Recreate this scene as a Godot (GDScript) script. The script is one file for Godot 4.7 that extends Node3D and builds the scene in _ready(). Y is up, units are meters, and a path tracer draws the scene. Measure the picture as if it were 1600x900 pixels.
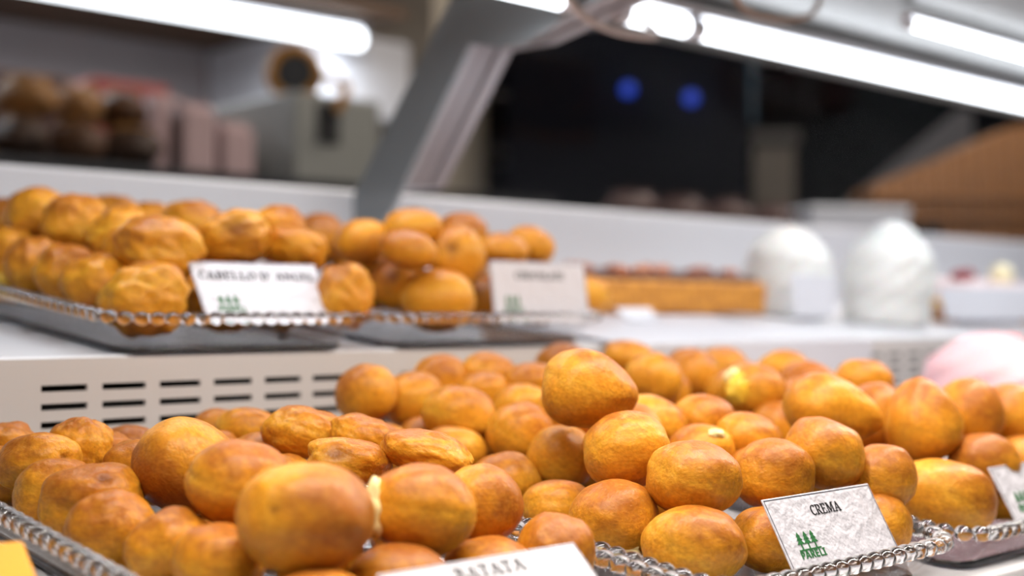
extends Node3D
# A pastry display case: two tiers of beaded glass trays heaped with fried buns, seen from the customer's side,
# the open bakery behind. World: x runs along the case, -z goes into it, y is up; metres.

const TILT := 6.4            # the decks slope towards the customer
const CAM_YAW := -42.8
var M := {}
var taken := {}
var lumps := FastNoiseLite.new()
var fine := FastNoiseLite.new()

func _ready():
	var cam := Camera3D.new()
	cam.name = "camera"
	cam.position = Vector3(0, 1.0, 0)
	cam.rotation_degrees = Vector3(1.099, CAM_YAW, 0)
	var lens := CameraAttributesPhysical.new()
	lens.frustum_focal_length = 55.64
	lens.exposure_aperture = 3.6
	lens.frustum_focus_distance = 0.785
	lens.frustum_near = 0.05
	lens.frustum_far = 60.0
	cam.attributes = lens
	cam.fov = 24.34
	add_child(cam)
	cam.current = true
	var we := WorldEnvironment.new()
	we.name = "environment"
	var env := Environment.new()
	env.background_mode = Environment.BG_COLOR
	env.background_color = Color(0.02, 0.02, 0.025)
	env.tonemap_mode = Environment.TONE_MAPPER_LINEAR
	env.tonemap_exposure = 1.07
	env.sdfgi_enabled = true
	env.ssao_enabled = true
	env.ssil_enabled = true
	we.environment = env
	add_child(we)
	# room lamps: ceiling panels over the customers' side and over the bakery
	make_materials()
	ceiling_panel(Vector3(-0.6, 2.97, 0.9), 1.2, 0.6, 1.6, "white ceiling light panel over the customers' side of the case")
	ceiling_panel(Vector3(0.9, 2.97, 0.6), 1.2, 0.6, 1.6, "white ceiling light panel over the front right of the case")
	ceiling_panel(Vector3(2.2, 2.97, -1.25), 1.2, 0.6, 3.0, "white ceiling light panel between the case and the bakery counter")
	ceiling_panel(Vector3(4.2, 2.97, -2.2), 1.2, 0.6, 1.6, "white ceiling light panel over the dark shop side")
	lumps.seed = 11
	lumps.frequency = 1.0
	lumps.fractal_type = FastNoiseLite.FRACTAL_NONE
	fine.seed = 23
	fine.frequency = 1.0
	fine.fractal_octaves = 3
	room()
	display_case()
	case_lamps()
	trays()
	buns()
	cards()
	far_pastries()
	bakery()
	shop()

# ---------------------------------------------------------------- helpers
func numbered(n: String) -> String:
	if not taken.has(n):
		taken[n] = 0
		return n
	taken[n] += 1
	return "%s_%03d" % [n, taken[n]]

func thing(called: String, label: String, category: String, at := Vector3.ZERO, group := "") -> Node3D:
	var o := Node3D.new()
	o.name = numbered(called)
	o.position = at
	tag(o, label, category, group)
	add_child(o)
	return o

func tag(o: Node3D, label: String, category: String, group := ""):
	o.set_meta("label", label)
	o.set_meta("category", category)
	if group != "":
		o.set_meta("group", group)

func part(called: String, mesh: Mesh, mat: Material, parent: Node, at := Vector3.ZERO) -> MeshInstance3D:
	var o := MeshInstance3D.new()
	o.name = called if parent != self else numbered(called)
	o.mesh = mesh
	o.material_override = mat
	o.position = at
	parent.add_child(o, true)
	return o

func struct(called: String, mesh: Mesh, mat: Material, at := Vector3.ZERO) -> MeshInstance3D:
	var o := part(called, mesh, mat, self, at)
	o.set_meta("kind", "structure")
	o.set_meta("label", called.replace("_", " ") + " of the bakery shop")
	return o

func box(size: Vector3) -> BoxMesh:
	var b := BoxMesh.new()
	b.size = size
	return b

func rbox(size: Vector3, r: float) -> ArrayMesh:
	# a box with rounded edges: a sphere grid pushed out to the box corners
	var n := 6
	var st := SurfaceTool.new()
	st.begin(Mesh.PRIMITIVE_TRIANGLES)
	var inner := size * 0.5 - Vector3(r, r, r)
	var seg: Array[float] = []
	for i in n * 2 + 2:
		seg.append(0.0)
	var rings := n * 2 + 2
	var cols := (n + 1) * 4
	for j in rings:
		var half_ring := j if j <= n else j - 1
		var phi := -PI / 2 + PI * half_ring / (2.0 * n)
		var sy := -1.0 if j <= n else 1.0
		for i in cols:
			var q := i / (n + 1)
			var th := PI / 2 * (q + float(i % (n + 1)) / n)
			var d := Vector3(cos(phi) * cos(th), sin(phi), cos(phi) * sin(th))
			var cx := 1.0 if q == 0 or q == 3 else -1.0
			var cz := 1.0 if q == 0 or q == 1 else -1.0
			st.set_normal(d)
			st.add_vertex(Vector3(cx * inner.x, sy * inner.y, cz * inner.z) + d * r)
	for j in rings - 1:
		for i in cols:
			var a := j * cols + i
			var b := j * cols + (i + 1) % cols
			for k in [a, b, a + cols, b, b + cols, a + cols]:
				st.add_index(k)
	# caps
	for j in [0, rings - 1]:
		for i in range(1, cols - 1):
			var base: int = j * cols
			for k in ([base, base + i + 1, base + i] if j == 0 else [base, base + i, base + i + 1]):
				st.add_index(k)
	return st.commit()

func add_box(st: SurfaceTool, lo: Vector3, hi: Vector3):
	var b := BoxMesh.new()
	b.size = hi - lo
	st.append_from(b, 0, Transform3D(Basis(), (lo + hi) * 0.5))

func extrude_x(poly: PackedVector2Array, x0: float, x1: float) -> ArrayMesh:
	# poly in (depth into the case, height)
	var st := SurfaceTool.new()
	st.begin(Mesh.PRIMITIVE_TRIANGLES)
	st.set_smooth_group(-1)
	var tri := Geometry2D.triangulate_polygon(poly)
	var ccw := not Geometry2D.is_polygon_clockwise(poly)
	for k in range(0, tri.size(), 3):
		var p: Array = [poly[tri[k]], poly[tri[k + 1]], poly[tri[k + 2]]]
		var v: Array = []
		for q in p:
			v.append(Vector3(x0, q.y, -q.x))
		var nrm: Vector3 = (v[1] - v[0]).cross(v[2] - v[0])
		if nrm.x < 0:            # counterclockwise towards -x: turn it, Godot's front faces run clockwise
			v = [v[0], v[2], v[1]]
		for q in v:
			st.add_vertex(q)
		for q in [v[0], v[2], v[1]]:
			st.add_vertex(Vector3(x1, q.y, q.z))
	var c := Vector3.ZERO
	for i in poly.size():
		var a := poly[i]
		var b := poly[(i + 1) % poly.size()]
		var q := [Vector3(x0, a.y, -a.x), Vector3(x0, b.y, -b.x), Vector3(x1, b.y, -b.x), Vector3(x1, a.y, -a.x)]
		var order := [0, 1, 2, 0, 2, 3] if ccw else [0, 2, 1, 0, 3, 2]
		for k in order:
			st.add_vertex(q[k])
	st.generate_normals()
	return st.commit()

func lathe(profile: Array, cols := 32, wob := 0.0, arms := 0) -> ArrayMesh:
	# profile of (radius, height), bottom to top; wob and arms make swirled ridges
	var st := SurfaceTool.new()
	st.begin(Mesh.PRIMITIVE_TRIANGLES)
	for j in profile.size():
		for i in cols:
			var th := TAU * i / cols
			var rr: float = profile[j].x * (1.0 + wob * sin(arms * th + j * 0.7))
			st.add_vertex(Vector3(cos(th) * rr, profile[j].y, sin(th) * rr))
	for j in profile.size() - 1:
		for i in cols:
			var a := j * cols + i
			var b := j * cols + (i + 1) % cols
			for k in [a, b, a + cols, b, b + cols, a + cols]:
				st.add_index(k)
	st.generate_normals()
	return st.commit()

func tube(path: PackedVector3Array, r: float, cols := 8) -> ArrayMesh:
	var st := SurfaceTool.new()
	st.begin(Mesh.PRIMITIVE_TRIANGLES)
	var n := path.size()
	var side := Vector3.UP
	for j in n:
		var t := (path[mini(j + 1, n - 1)] - path[maxi(j - 1, 0)]).normalized()
		var u := t.cross(side)
		if u.length() < 0.05:
			u = t.cross(Vector3.RIGHT)
		u = u.normalized()
		var v := u.cross(t).normalized()
		side = v
		for i in cols:
			var th := TAU * i / cols
			st.add_vertex(path[j] + (u * cos(th) + v * sin(th)) * r)
	for j in n - 1:
		for i in cols:
			var a := j * cols + i
			var b := j * cols + (i + 1) % cols
			for k in [a, a + cols, b, b, a + cols, b + cols]:
				st.add_index(k)
	for e in [0, n - 1]:
		for i in range(1, cols - 1):
			var o: int = e * cols
			for k in ([o, o + i, o + i + 1] if e == 0 else [o, o + i + 1, o + i]):
				st.add_index(k)
	st.generate_normals()
	return st.commit()

func spline(points: Array, steps := 12) -> PackedVector3Array:
	var c := Curve3D.new()
	for i in points.size():
		var before: Vector3 = points[maxi(i - 1, 0)]
		var after: Vector3 = points[mini(i + 1, points.size() - 1)]
		var t := (after - before) / 6.0
		c.add_point(points[i], -t, t)
	var out := PackedVector3Array()
	for i in points.size() - 1:
		for k in steps:
			out.append(c.sample(i, float(k) / steps))
	out.append(points[points.size() - 1])
	return out

func mat(c: Color, rough := 0.6, metal := 0.0) -> StandardMaterial3D:
	var m := StandardMaterial3D.new()
	m.albedo_color = c
	m.roughness = rough
	m.metallic = metal
	return m

func glow(c: Color, e: float) -> StandardMaterial3D:
	var m := mat(Color(0.9, 0.9, 0.9), 0.4)
	m.emission_enabled = true
	m.emission = c
	m.emission_energy_multiplier = e
	return m

func noise_tex(freq: float, low: Color, high: Color, sd: int, oct := 4, size := 256) -> NoiseTexture2D:
	var n := FastNoiseLite.new()
	n.seed = sd
	n.frequency = freq
	n.fractal_octaves = oct
	var t := NoiseTexture2D.new()
	t.width = size
	t.height = size
	t.seamless = true
	t.noise = n
	var g := Gradient.new()
	g.set_color(0, low)
	g.set_color(1, high)
	t.color_ramp = g
	return t

func make_materials():
	var m := StandardMaterial3D.new()      # fried dough
	m.vertex_color_use_as_albedo = true
	m.albedo_texture = noise_tex(0.03, Color(0.80, 0.74, 0.66), Color(1, 1, 1), 3, 5, 512)
	m.uv1_triplanar = true
	m.uv1_world_triplanar = true
	m.uv1_scale = Vector3(18, 18, 18)
	m.roughness = 1.0
	m.roughness_texture = noise_tex(0.02, Color(0.30, 0.30, 0.30), Color(0.52, 0.52, 0.52), 8, 4, 256)
	m.metallic_specular = 0.36
	m.heightmap_enabled = true
	m.heightmap_texture = noise_tex(0.045, Color(0, 0, 0), Color(1, 1, 1), 5, 5, 512)
	m.heightmap_scale = 0.030
	m.subsurf_scatter_enabled = true
	m.subsurf_scatter_strength = 0.12
	M.dough = m
	M.cream = mat(Color(0.93, 0.85, 0.60), 0.45)
	M.custard = mat(Color(0.92, 0.74, 0.22), 0.4)
	m = mat(Color(0.30, 0.31, 0.32, 0.04), 0.05)
	m.transparency = BaseMaterial3D.TRANSPARENCY_ALPHA
	m.metallic_specular = 0.3
	M.pane = m
	m = mat(Color(0.10, 0.11, 0.11, 0.01), 0.02)
	m.transparency = BaseMaterial3D.TRANSPARENCY_ALPHA
	m.metallic_specular = 0.3
	m.metallic_specular = 0.10
	M.window = m
	m = mat(Color(1.0, 1.0, 1.0, 0.0), 0.02)
	m.refraction_enabled = true
	m.refraction_scale = 0.05
	M.bead = m
	m = mat(Color(0.45, 0.47, 0.51, 0.05), 0.06)
	m.refraction_enabled = true
	m.refraction_scale = 0.05
	M.foot = m
	M.white = mat(Color(0.82, 0.82, 0.84), 0.4)
	M.riser = mat(Color(0.76, 0.74, 0.735), 0.45)
	M.cavity = mat(Color(0.05, 0.05, 0.05), 0.8)
	M.post = mat(Color(0.57, 0.59, 0.60), 0.42, 0.25)
	M.rail = mat(Color(0.64, 0.62, 0.63), 0.35, 0.35)
	m = mat(Color(0.28, 0.275, 0.265), 0.3, 0.0)
	M.canopy = m
	m = mat(Color(0.83, 0.82, 0.85), 0.5)
	m.clearcoat_enabled = true
	m.clearcoat = 0.8
	m.clearcoat_roughness = 0.22
	m.heightmap_enabled = true
	m.heightmap_texture = noise_tex(0.012, Color(0, 0, 0), Color(1, 1, 1), 41, 4, 256)
	m.heightmap_scale = 0.12
	m.uv1_triplanar = true
	m.uv1_scale = Vector3(22, 22, 22)
	M.card = m
	M.ink = mat(Color(0.06, 0.06, 0.08), 0.5)
	M.green = mat(Color(0.16, 0.42, 0.22), 0.5)
	M.edge = mat(Color(0.25, 0.25, 0.30), 0.5)

# ---------------------------------------------------------------- lamps
func ceiling_panel(at: Vector3, sx: float, sz: float, energy: float, label: String):
	var t := thing("ceiling_light", label, "light", at, "ceiling light panels")
	part("frame", box(Vector3(sx + 0.06, 0.04, sz + 0.06)), M.white, t, Vector3(0, 0.02, 0))
	part("diffuser", box(Vector3(sx, 0.01, sz)), glow(Color(1.0, 0.97, 0.93), 4.0), t, Vector3(0, -0.006, 0))
	var a := AreaLight3D.new()
	a.name = "panel_light"
	a.area_size = Vector2(sx, sz)
	a.light_energy = energy
	a.light_color = Color(1.0, 0.96, 0.92)
	a.rotation_degrees = Vector3(-90, 0, 0)
	a.position = Vector3(0, -0.02, 0)
	a.shadow_enabled = true
	a.area_range = 12.0
	a.area_attenuation = 2.0
	t.add_child(a)

func tube_lamp(x0: float, x1: float, y: float, z: float, r: float, energy: float, tint: Color, label: String):
	var l := x1 - x0
	var t := thing("tube_lamp", label, "lamp", Vector3((x0 + x1) / 2, y, z), "tube lamps of the bakery")
	var c := CylinderMesh.new()
	c.top_radius = r
	c.bottom_radius = r
	c.height = l
	c.radial_segments = 20
	var g := part("tube", c, glow(tint, 5.0), t)
	g.rotation_degrees = Vector3(0, 0, 90)
	for s in [-1, 1]:
		var e := CylinderMesh.new()
		e.top_radius = r * 1.12
		e.bottom_radius = r * 1.12
		e.height = 0.012
		var k := part("end_cap", e, M.white, t, Vector3(s * (l / 2 + 0.004), 0, 0))
		k.rotation_degrees = Vector3(0, 0, 90)
	part("housing", box(Vector3(l + 0.02, r * 0.8, r * 2.2)), M.white, t, Vector3(0, r * 1.6, 0))
	var a := AreaLight3D.new()
	a.name = "tube_light"
	a.area_size = Vector2(l, r * 2)
	a.light_energy = energy
	a.light_color = tint
	a.rotation_degrees = Vector3(-90, 0, 0)
	a.position = Vector3(0, -r - 0.002, 0)
	a.shadow_enabled = true
	a.area_range = 12.0
	a.area_attenuation = 2.0
	t.add_child(a)

func case_lamps():
	var tint := Color(0.95, 0.975, 1.0)
	tube_lamp(0.30, 0.942, 1.316, -0.946, 0.011, 0.16, tint, "glowing white tube lamp under the canopy, left of the frame post")
	tube_lamp(1.036, 1.136, 1.316, -0.946, 0.011, 0.045, tint, "short glowing lamp between the frame post and the long tube lamp")
	tube_lamp(1.158, 2.75, 1.316, -0.946, 0.011, 0.21, tint, "long glowing white tube lamp under the canopy over the case's right half")
	tube_lamp(0.10, 1.60, 1.288, -0.50, 0.011, 0.78, Color(1.0, 0.97, 0.93), "tube lamp at the front of the canopy, over the lower trays")
	tube_lamp(1.355, 2.75, 1.3285, -0.80, 0.006, 0.10, tint, "thin upper tube lamp under the canopy, right of the beige cable loop")
	tube_lamp(0.55, 2.13, 1.735, -2.9, 0.022, 1.0, tint, "thick glowing tube lamp under the wooden shelf on the bakery wall")

# ---------------------------------------------------------------- room
func room():
	var tile := mat(Color(0.30, 0.29, 0.28), 0.5)
	struct("floor", box(Vector3(12, 0.2, 9)), tile, Vector3(3, -0.1, -2.5))
	struct("ceiling", box(Vector3(12, 0.2, 9)), mat(Color(0.62, 0.61, 0.60), 0.8), Vector3(3, 3.1, -2.5))
	var wallm := mat(Color(0.62, 0.585, 0.59), 0.8)
	wallm.albedo_texture = noise_tex(0.01, Color(0.94, 0.94, 0.94), Color(1, 1, 1), 17)
	wallm.uv1_triplanar = true
	struct("wall_back", box(Vector3(5.2, 3.0, 0.2)), wallm, Vector3(-0.4, 1.5, -3.62))
	struct("wall_left", box(Vector3(0.2, 3.0, 9)), wallm, Vector3(-3.1, 1.5, -2.5))
	struct("wall_front", box(Vector3(12, 3.0, 0.2)), mat(Color(0.45, 0.43, 0.41), 0.8), Vector3(3, 1.5, 2.1))
	var dark := mat(Color(0.10, 0.11, 0.14), 0.9)
	dark.metallic_specular = 0.1
	struct("wall_right", box(Vector3(0.2, 3.0, 9)), dark, Vector3(9.1, 1.5, -2.5))
	struct("wall_far", box(Vector3(7, 3.0, 0.2)), dark, Vector3(5.6, 1.5, -7.0))

# ---------------------------------------------------------------- the case
func deck_y(depth: float, tier: int) -> float:
	return (0.9672 if tier == 1 else 0.8277) + tan(deg_to_rad(TILT)) * (depth - (0.88 if tier == 1 else 0.43))

func display_case():
	var t := thing("display_case", "white pastry display case with slotted riser, sloping decks and grey metal frame", "display case")
	var x0 := -0.25
	var x1 := 3.6
	part("lower_deck", extrude_x(PackedVector2Array([Vector2(0.36, deck_y(0.36, 0)), Vector2(0.94, deck_y(0.94, 0)), Vector2(0.94, deck_y(0.94, 0) - 0.03), Vector2(0.36, deck_y(0.36, 0) - 0.03)]), x0, x1), M.white, t)
	part("upper_deck", extrude_x(PackedVector2Array([Vector2(0.9025, deck_y(0.9025, 1) - 0.003), Vector2(0.9055, deck_y(0.9055, 1)), Vector2(1.325, deck_y(1.325, 1)), Vector2(1.325, deck_y(1.325, 1) - 0.02), Vector2(0.9025, deck_y(0.9025, 1) - 0.010)]), x0, x1), M.white, t)
	# riser with rows of slots: strips and bars round the openings
	var st := SurfaceTool.new()
	st.begin(Mesh.PRIMITIVE_TRIANGLES)
	var zf := -0.9015
	var zb := -0.9045
	var rows := [0.9477, 0.9348, 0.9222, 0.9096]
	var hh := 0.0023
	var sx := 0.4070
	var pitch := 0.0451
	var half := 0.0169
	var top := 0.9685
	var bottom := 0.883
	var y := top
	for r in rows:
		add_box(st, Vector3(x0, r + hh, zb), Vector3(x1, y, zf))
		y = r - hh
	add_box(st, Vector3(x0, bottom, zb), Vector3(x1, y, zf))
	for r in rows:
		add_box(st, Vector3(x0, r - hh, zb), Vector3(sx - half, r + hh, zf))
		for k in 70:
			var a := sx + pitch * k + half
			add_box(st, Vector3(a, r - hh, zb), Vector3(a + pitch - 2 * half, r + hh, zf))
	part("slotted_riser", st.commit(), M.riser, t)
	part("riser_cavity", box(Vector3(x1 - x0, 0.09, 0.004)), M.cavity, t, Vector3((x0 + x1) / 2, 0.918, -0.925))
	# the white ledge behind the trays
	part("rear_ledge", extrude_x(PackedVector2Array([Vector2(1.326, 0.98), Vector2(1.32, 1.146), Vector2(1.324, 1.150), Vector2(1.46, 1.150), Vector2(1.46, 0.98)]), x0, x1), M.white, t)
	part("plinth", extrude_x(PackedVector2Array([Vector2(0.42, 0.0), Vector2(0.42, 0.775), Vector2(1.44, 0.775), Vector2(1.44, 0.0)]), x0 + 0.02, x1 - 0.02), M.white, t)
	part("front_lip", extrude_x(PackedVector2Array([Vector2(0.34, 0.77), Vector2(0.34, 0.83), Vector2(0.357, 0.83), Vector2(0.357, 0.77)]), x0, x1), M.rail, t)
	# leaning frame post that turns into the arm under the canopy
	var plate := PackedVector2Array([Vector2(1.36, 1.10), Vector2(1.335, 1.15), Vector2(1.325, 1.14), Vector2(1.131, 1.36), Vector2(1.10, 1.39), Vector2(0.34, 1.39), Vector2(0.34, 1.315), Vector2(0.90, 1.315), Vector2(0.945, 1.307), Vector2(0.985, 1.293), Vector2(1.021, 1.284), Vector2(1.06, 1.286), Vector2(1.105, 1.297), Vector2(1.25, 1.118), Vector2(1.27, 1.10)])
	for px in [0.96, 2.9]:
		var post := part("frame_post", extrude_x(plate, px, px + 0.006), M.post, t)
		var k := 0
		for s in [[0.006, 0.022, 0.0], [0.022, 0.027, 0.012], [0.027, 0.040, 0.002], [0.040, 0.046, 0.012], [0.046, 0.0645, 0.0]]:
			var g: float = s[2]
			part("post_rail", extrude_x(PackedVector2Array([Vector2(1.32, 1.15), Vector2(1.13, 1.36), Vector2(1.10, 1.385), Vector2(0.34, 1.385), Vector2(0.34, 1.318 + g), Vector2(0.90, 1.318 + g), Vector2(1.035, 1.295 + g), Vector2(1.105 + g, 1.2975 + g * 0.6), Vector2(1.226 + g, 1.15)]), px + s[0], px + s[1]), M.rail, post)
	# canopy and the leaning panes
	part("canopy_top", box(Vector3(x1 - 1.03, 0.006, 0.78)), M.canopy, t, Vector3((x1 + 1.03) / 2, 1.349, -0.72))
	part("canopy_top", box(Vector3(0.95 - x0, 0.006, 0.78)), M.canopy, t, Vector3((x0 + 0.95) / 2, 1.349, -0.72))
	for s in [[x0, 0.955], [1.03, 2.895], [2.97, x1]]:
		part("leaning_pane", extrude_x(PackedVector2Array([Vector2(1.318, 1.152), Vector2(1.112, 1.345), Vector2(1.116, 1.349), Vector2(1.324, 1.152)]), s[0], s[1]), M.window, t)
	# cables
	var c := thing("lamp_cable", "pale cable looping down from the canopy beside the frame post", "cable", Vector3(0, 0, 0))
	part("wire", tube(spline([Vector3(0.9020, 1.3078, -0.9000), Vector3(0.9133, 1.2973, -0.9000), Vector3(0.9310, 1.2876, -0.9000), Vector3(0.9582, 1.2816, -0.9000), Vector3(0.9957, 1.2806, -0.9000), Vector3(1.0347, 1.2848, -0.9000), Vector3(1.0467, 1.3035, -0.9250)]), 0.004), mat(Color(0.75, 0.70, 0.68), 0.5), c)
	c = thing("lamp_cable", "beige cable loop hanging above the long tube lamp, right of the pale one", "cable", Vector3(0, 0, 0))
	part("wire", tube(spline([Vector3(1.0585, 1.3207, -0.8200), Vector3(1.0739, 1.3065, -0.8200), Vector3(1.1110, 1.3024, -0.8200), Vector3(1.1608, 1.3079, -0.8200), Vector3(1.1955, 1.3200, -0.8200), Vector3(1.2123, 1.3433, -0.8200)]), 0.003), mat(Color(0.62, 0.50, 0.42), 0.5), c)

# ---------------------------------------------------------------- trays
func loop(hx: float, hz: float, r: float) -> PackedVector2Array:
	var out := PackedVector2Array()
	for q in 4:
		var cx := (hx - r) * (1 if q == 0 or q == 3 else -1)
		var cz := (hz - r) * (1 if q < 2 else -1)
		for k in 7:
			var th := PI / 2 * (q + k / 6.0)
			out.append(Vector2(cx + cos(th) * r, cz + sin(th) * r))
	return out

func shell(levels: Array) -> ArrayMesh:
	# levels of [half x, half z, corner radius, height], joined in turn; closed over the first and the last
	var st := SurfaceTool.new()
	st.begin(Mesh.PRIMITIVE_TRIANGLES)
	var n := 28
	for l in levels:
		for p in loop(l[0], l[1], l[2]):
			st.add_vertex(Vector3(p.x, l[3], p.y))
	for j in levels.size() - 1:
		for i in n:
			var a := j * n + i
			var b := j * n + (i + 1) % n
			for k in [a, b, a + n, b, b + n, a + n]:
				st.add_index(k)
	for e in [0, levels.size() - 1]:
		for i in range(1, n - 1):
			var o: int = e * n
			for k in ([o, o + i + 1, o + i] if e == 0 else [o, o + i, o + i + 1]):
				st.add_index(k)
	st.generate_normals()
	return st.commit()

func beaded_tray(tier: int, x0: float, x1: float, d0: float, d1: float, label: String):
	var a := deg_to_rad(TILT)
	var dm := (d0 + d1) / 2
	var t := thing("beaded_tray", label, "tray", Vector3((x0 + x1) / 2, deck_y(dm, tier) + 0.0004, -dm), "beaded glass trays")
	t.rotation = Vector3(a, 0, 0)
	var hx := (x1 - x0) / 2
	var hz := (d1 - d0) / 2 / cos(a)
	var ins := 0.020
	part("dish", shell([[hx - ins, hz - ins, 0.02, 0.0054], [hx - ins + 0.002, hz - ins + 0.002, 0.022, 0.0066], [hx - 0.003, hz - 0.003, 0.032, 0.026], [hx - 0.006, hz - 0.006, 0.03, 0.026], [hx - ins - 0.002, hz - ins - 0.002, 0.018, 0.0065]]), M.pane, t)
	part("foot_rim", shell([[hx - ins - 0.001, hz - ins - 0.001, 0.02, 0.0], [hx - ins + 0.0015, hz - ins + 0.0015, 0.022, 0.002], [hx - ins + 0.0015, hz - ins + 0.0015, 0.022, 0.0052], [hx - ins - 0.004, hz - ins - 0.004, 0.018, 0.0052], [hx - ins - 0.006, hz - ins - 0.006, 0.016, 0.0]]), M.foot, t)
	var bead := SphereMesh.new()
	bead.radius = 0.0064
	bead.height = 0.0128
	bead.radial_segments = 14
	bead.rings = 8
	var path := loop(hx - 0.004, hz - 0.004, 0.03)
	var total := 0.0
	for i in path.size():
		total += path[i].distance_to(path[(i + 1) % path.size()])
	var count := int(total / 0.0118)
	var step := total / count
	var i := 0
	var into := 0.0
	for k in count:
		var want := step * k
		while want > into + path[i].distance_to(path[(i + 1) % path.size()]):
			into += path[i].distance_to(path[(i + 1) % path.size()])
			i += 1
		var p := path[i]
		var q := path[(i + 1) % path.size()]
		var c := p.lerp(q, (want - into) / maxf(p.distance_to(q), 1e-6))
		var dir := (q - p).normalized()
		var o := part("bead", bead, M.bead, t, Vector3(c.x, 0.0285, c.y))
		o.basis = Basis(Vector3(dir.x, 0, dir.y) * 0.94, Vector3.UP * 0.80, Vector3(-dir.y, 0, dir.x) * 1.1)

func trays():
	beaded_tray(1, 0.428, 0.668, 0.880, 1.285, "clear beaded glass tray under the angel hair buns, upper left of the case")
	beaded_tray(1, 0.674, 0.946, 0.880, 1.285, "clear beaded glass tray under the chocolate buns, on the upper deck by the post")
	beaded_tray(0, 0.290, 0.541, 0.428, 0.868, "clear beaded glass tray under the nearest buns, with the batata card at its front")
	beaded_tray(0, 0.545, 0.789, 0.428, 0.868, "clear beaded glass tray under the cream buns, with the crema card at its front")
	beaded_tray(0, 0.793, 1.050, 0.428, 0.868, "clear beaded glass tray at the lower right, partly out of the frame")

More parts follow.
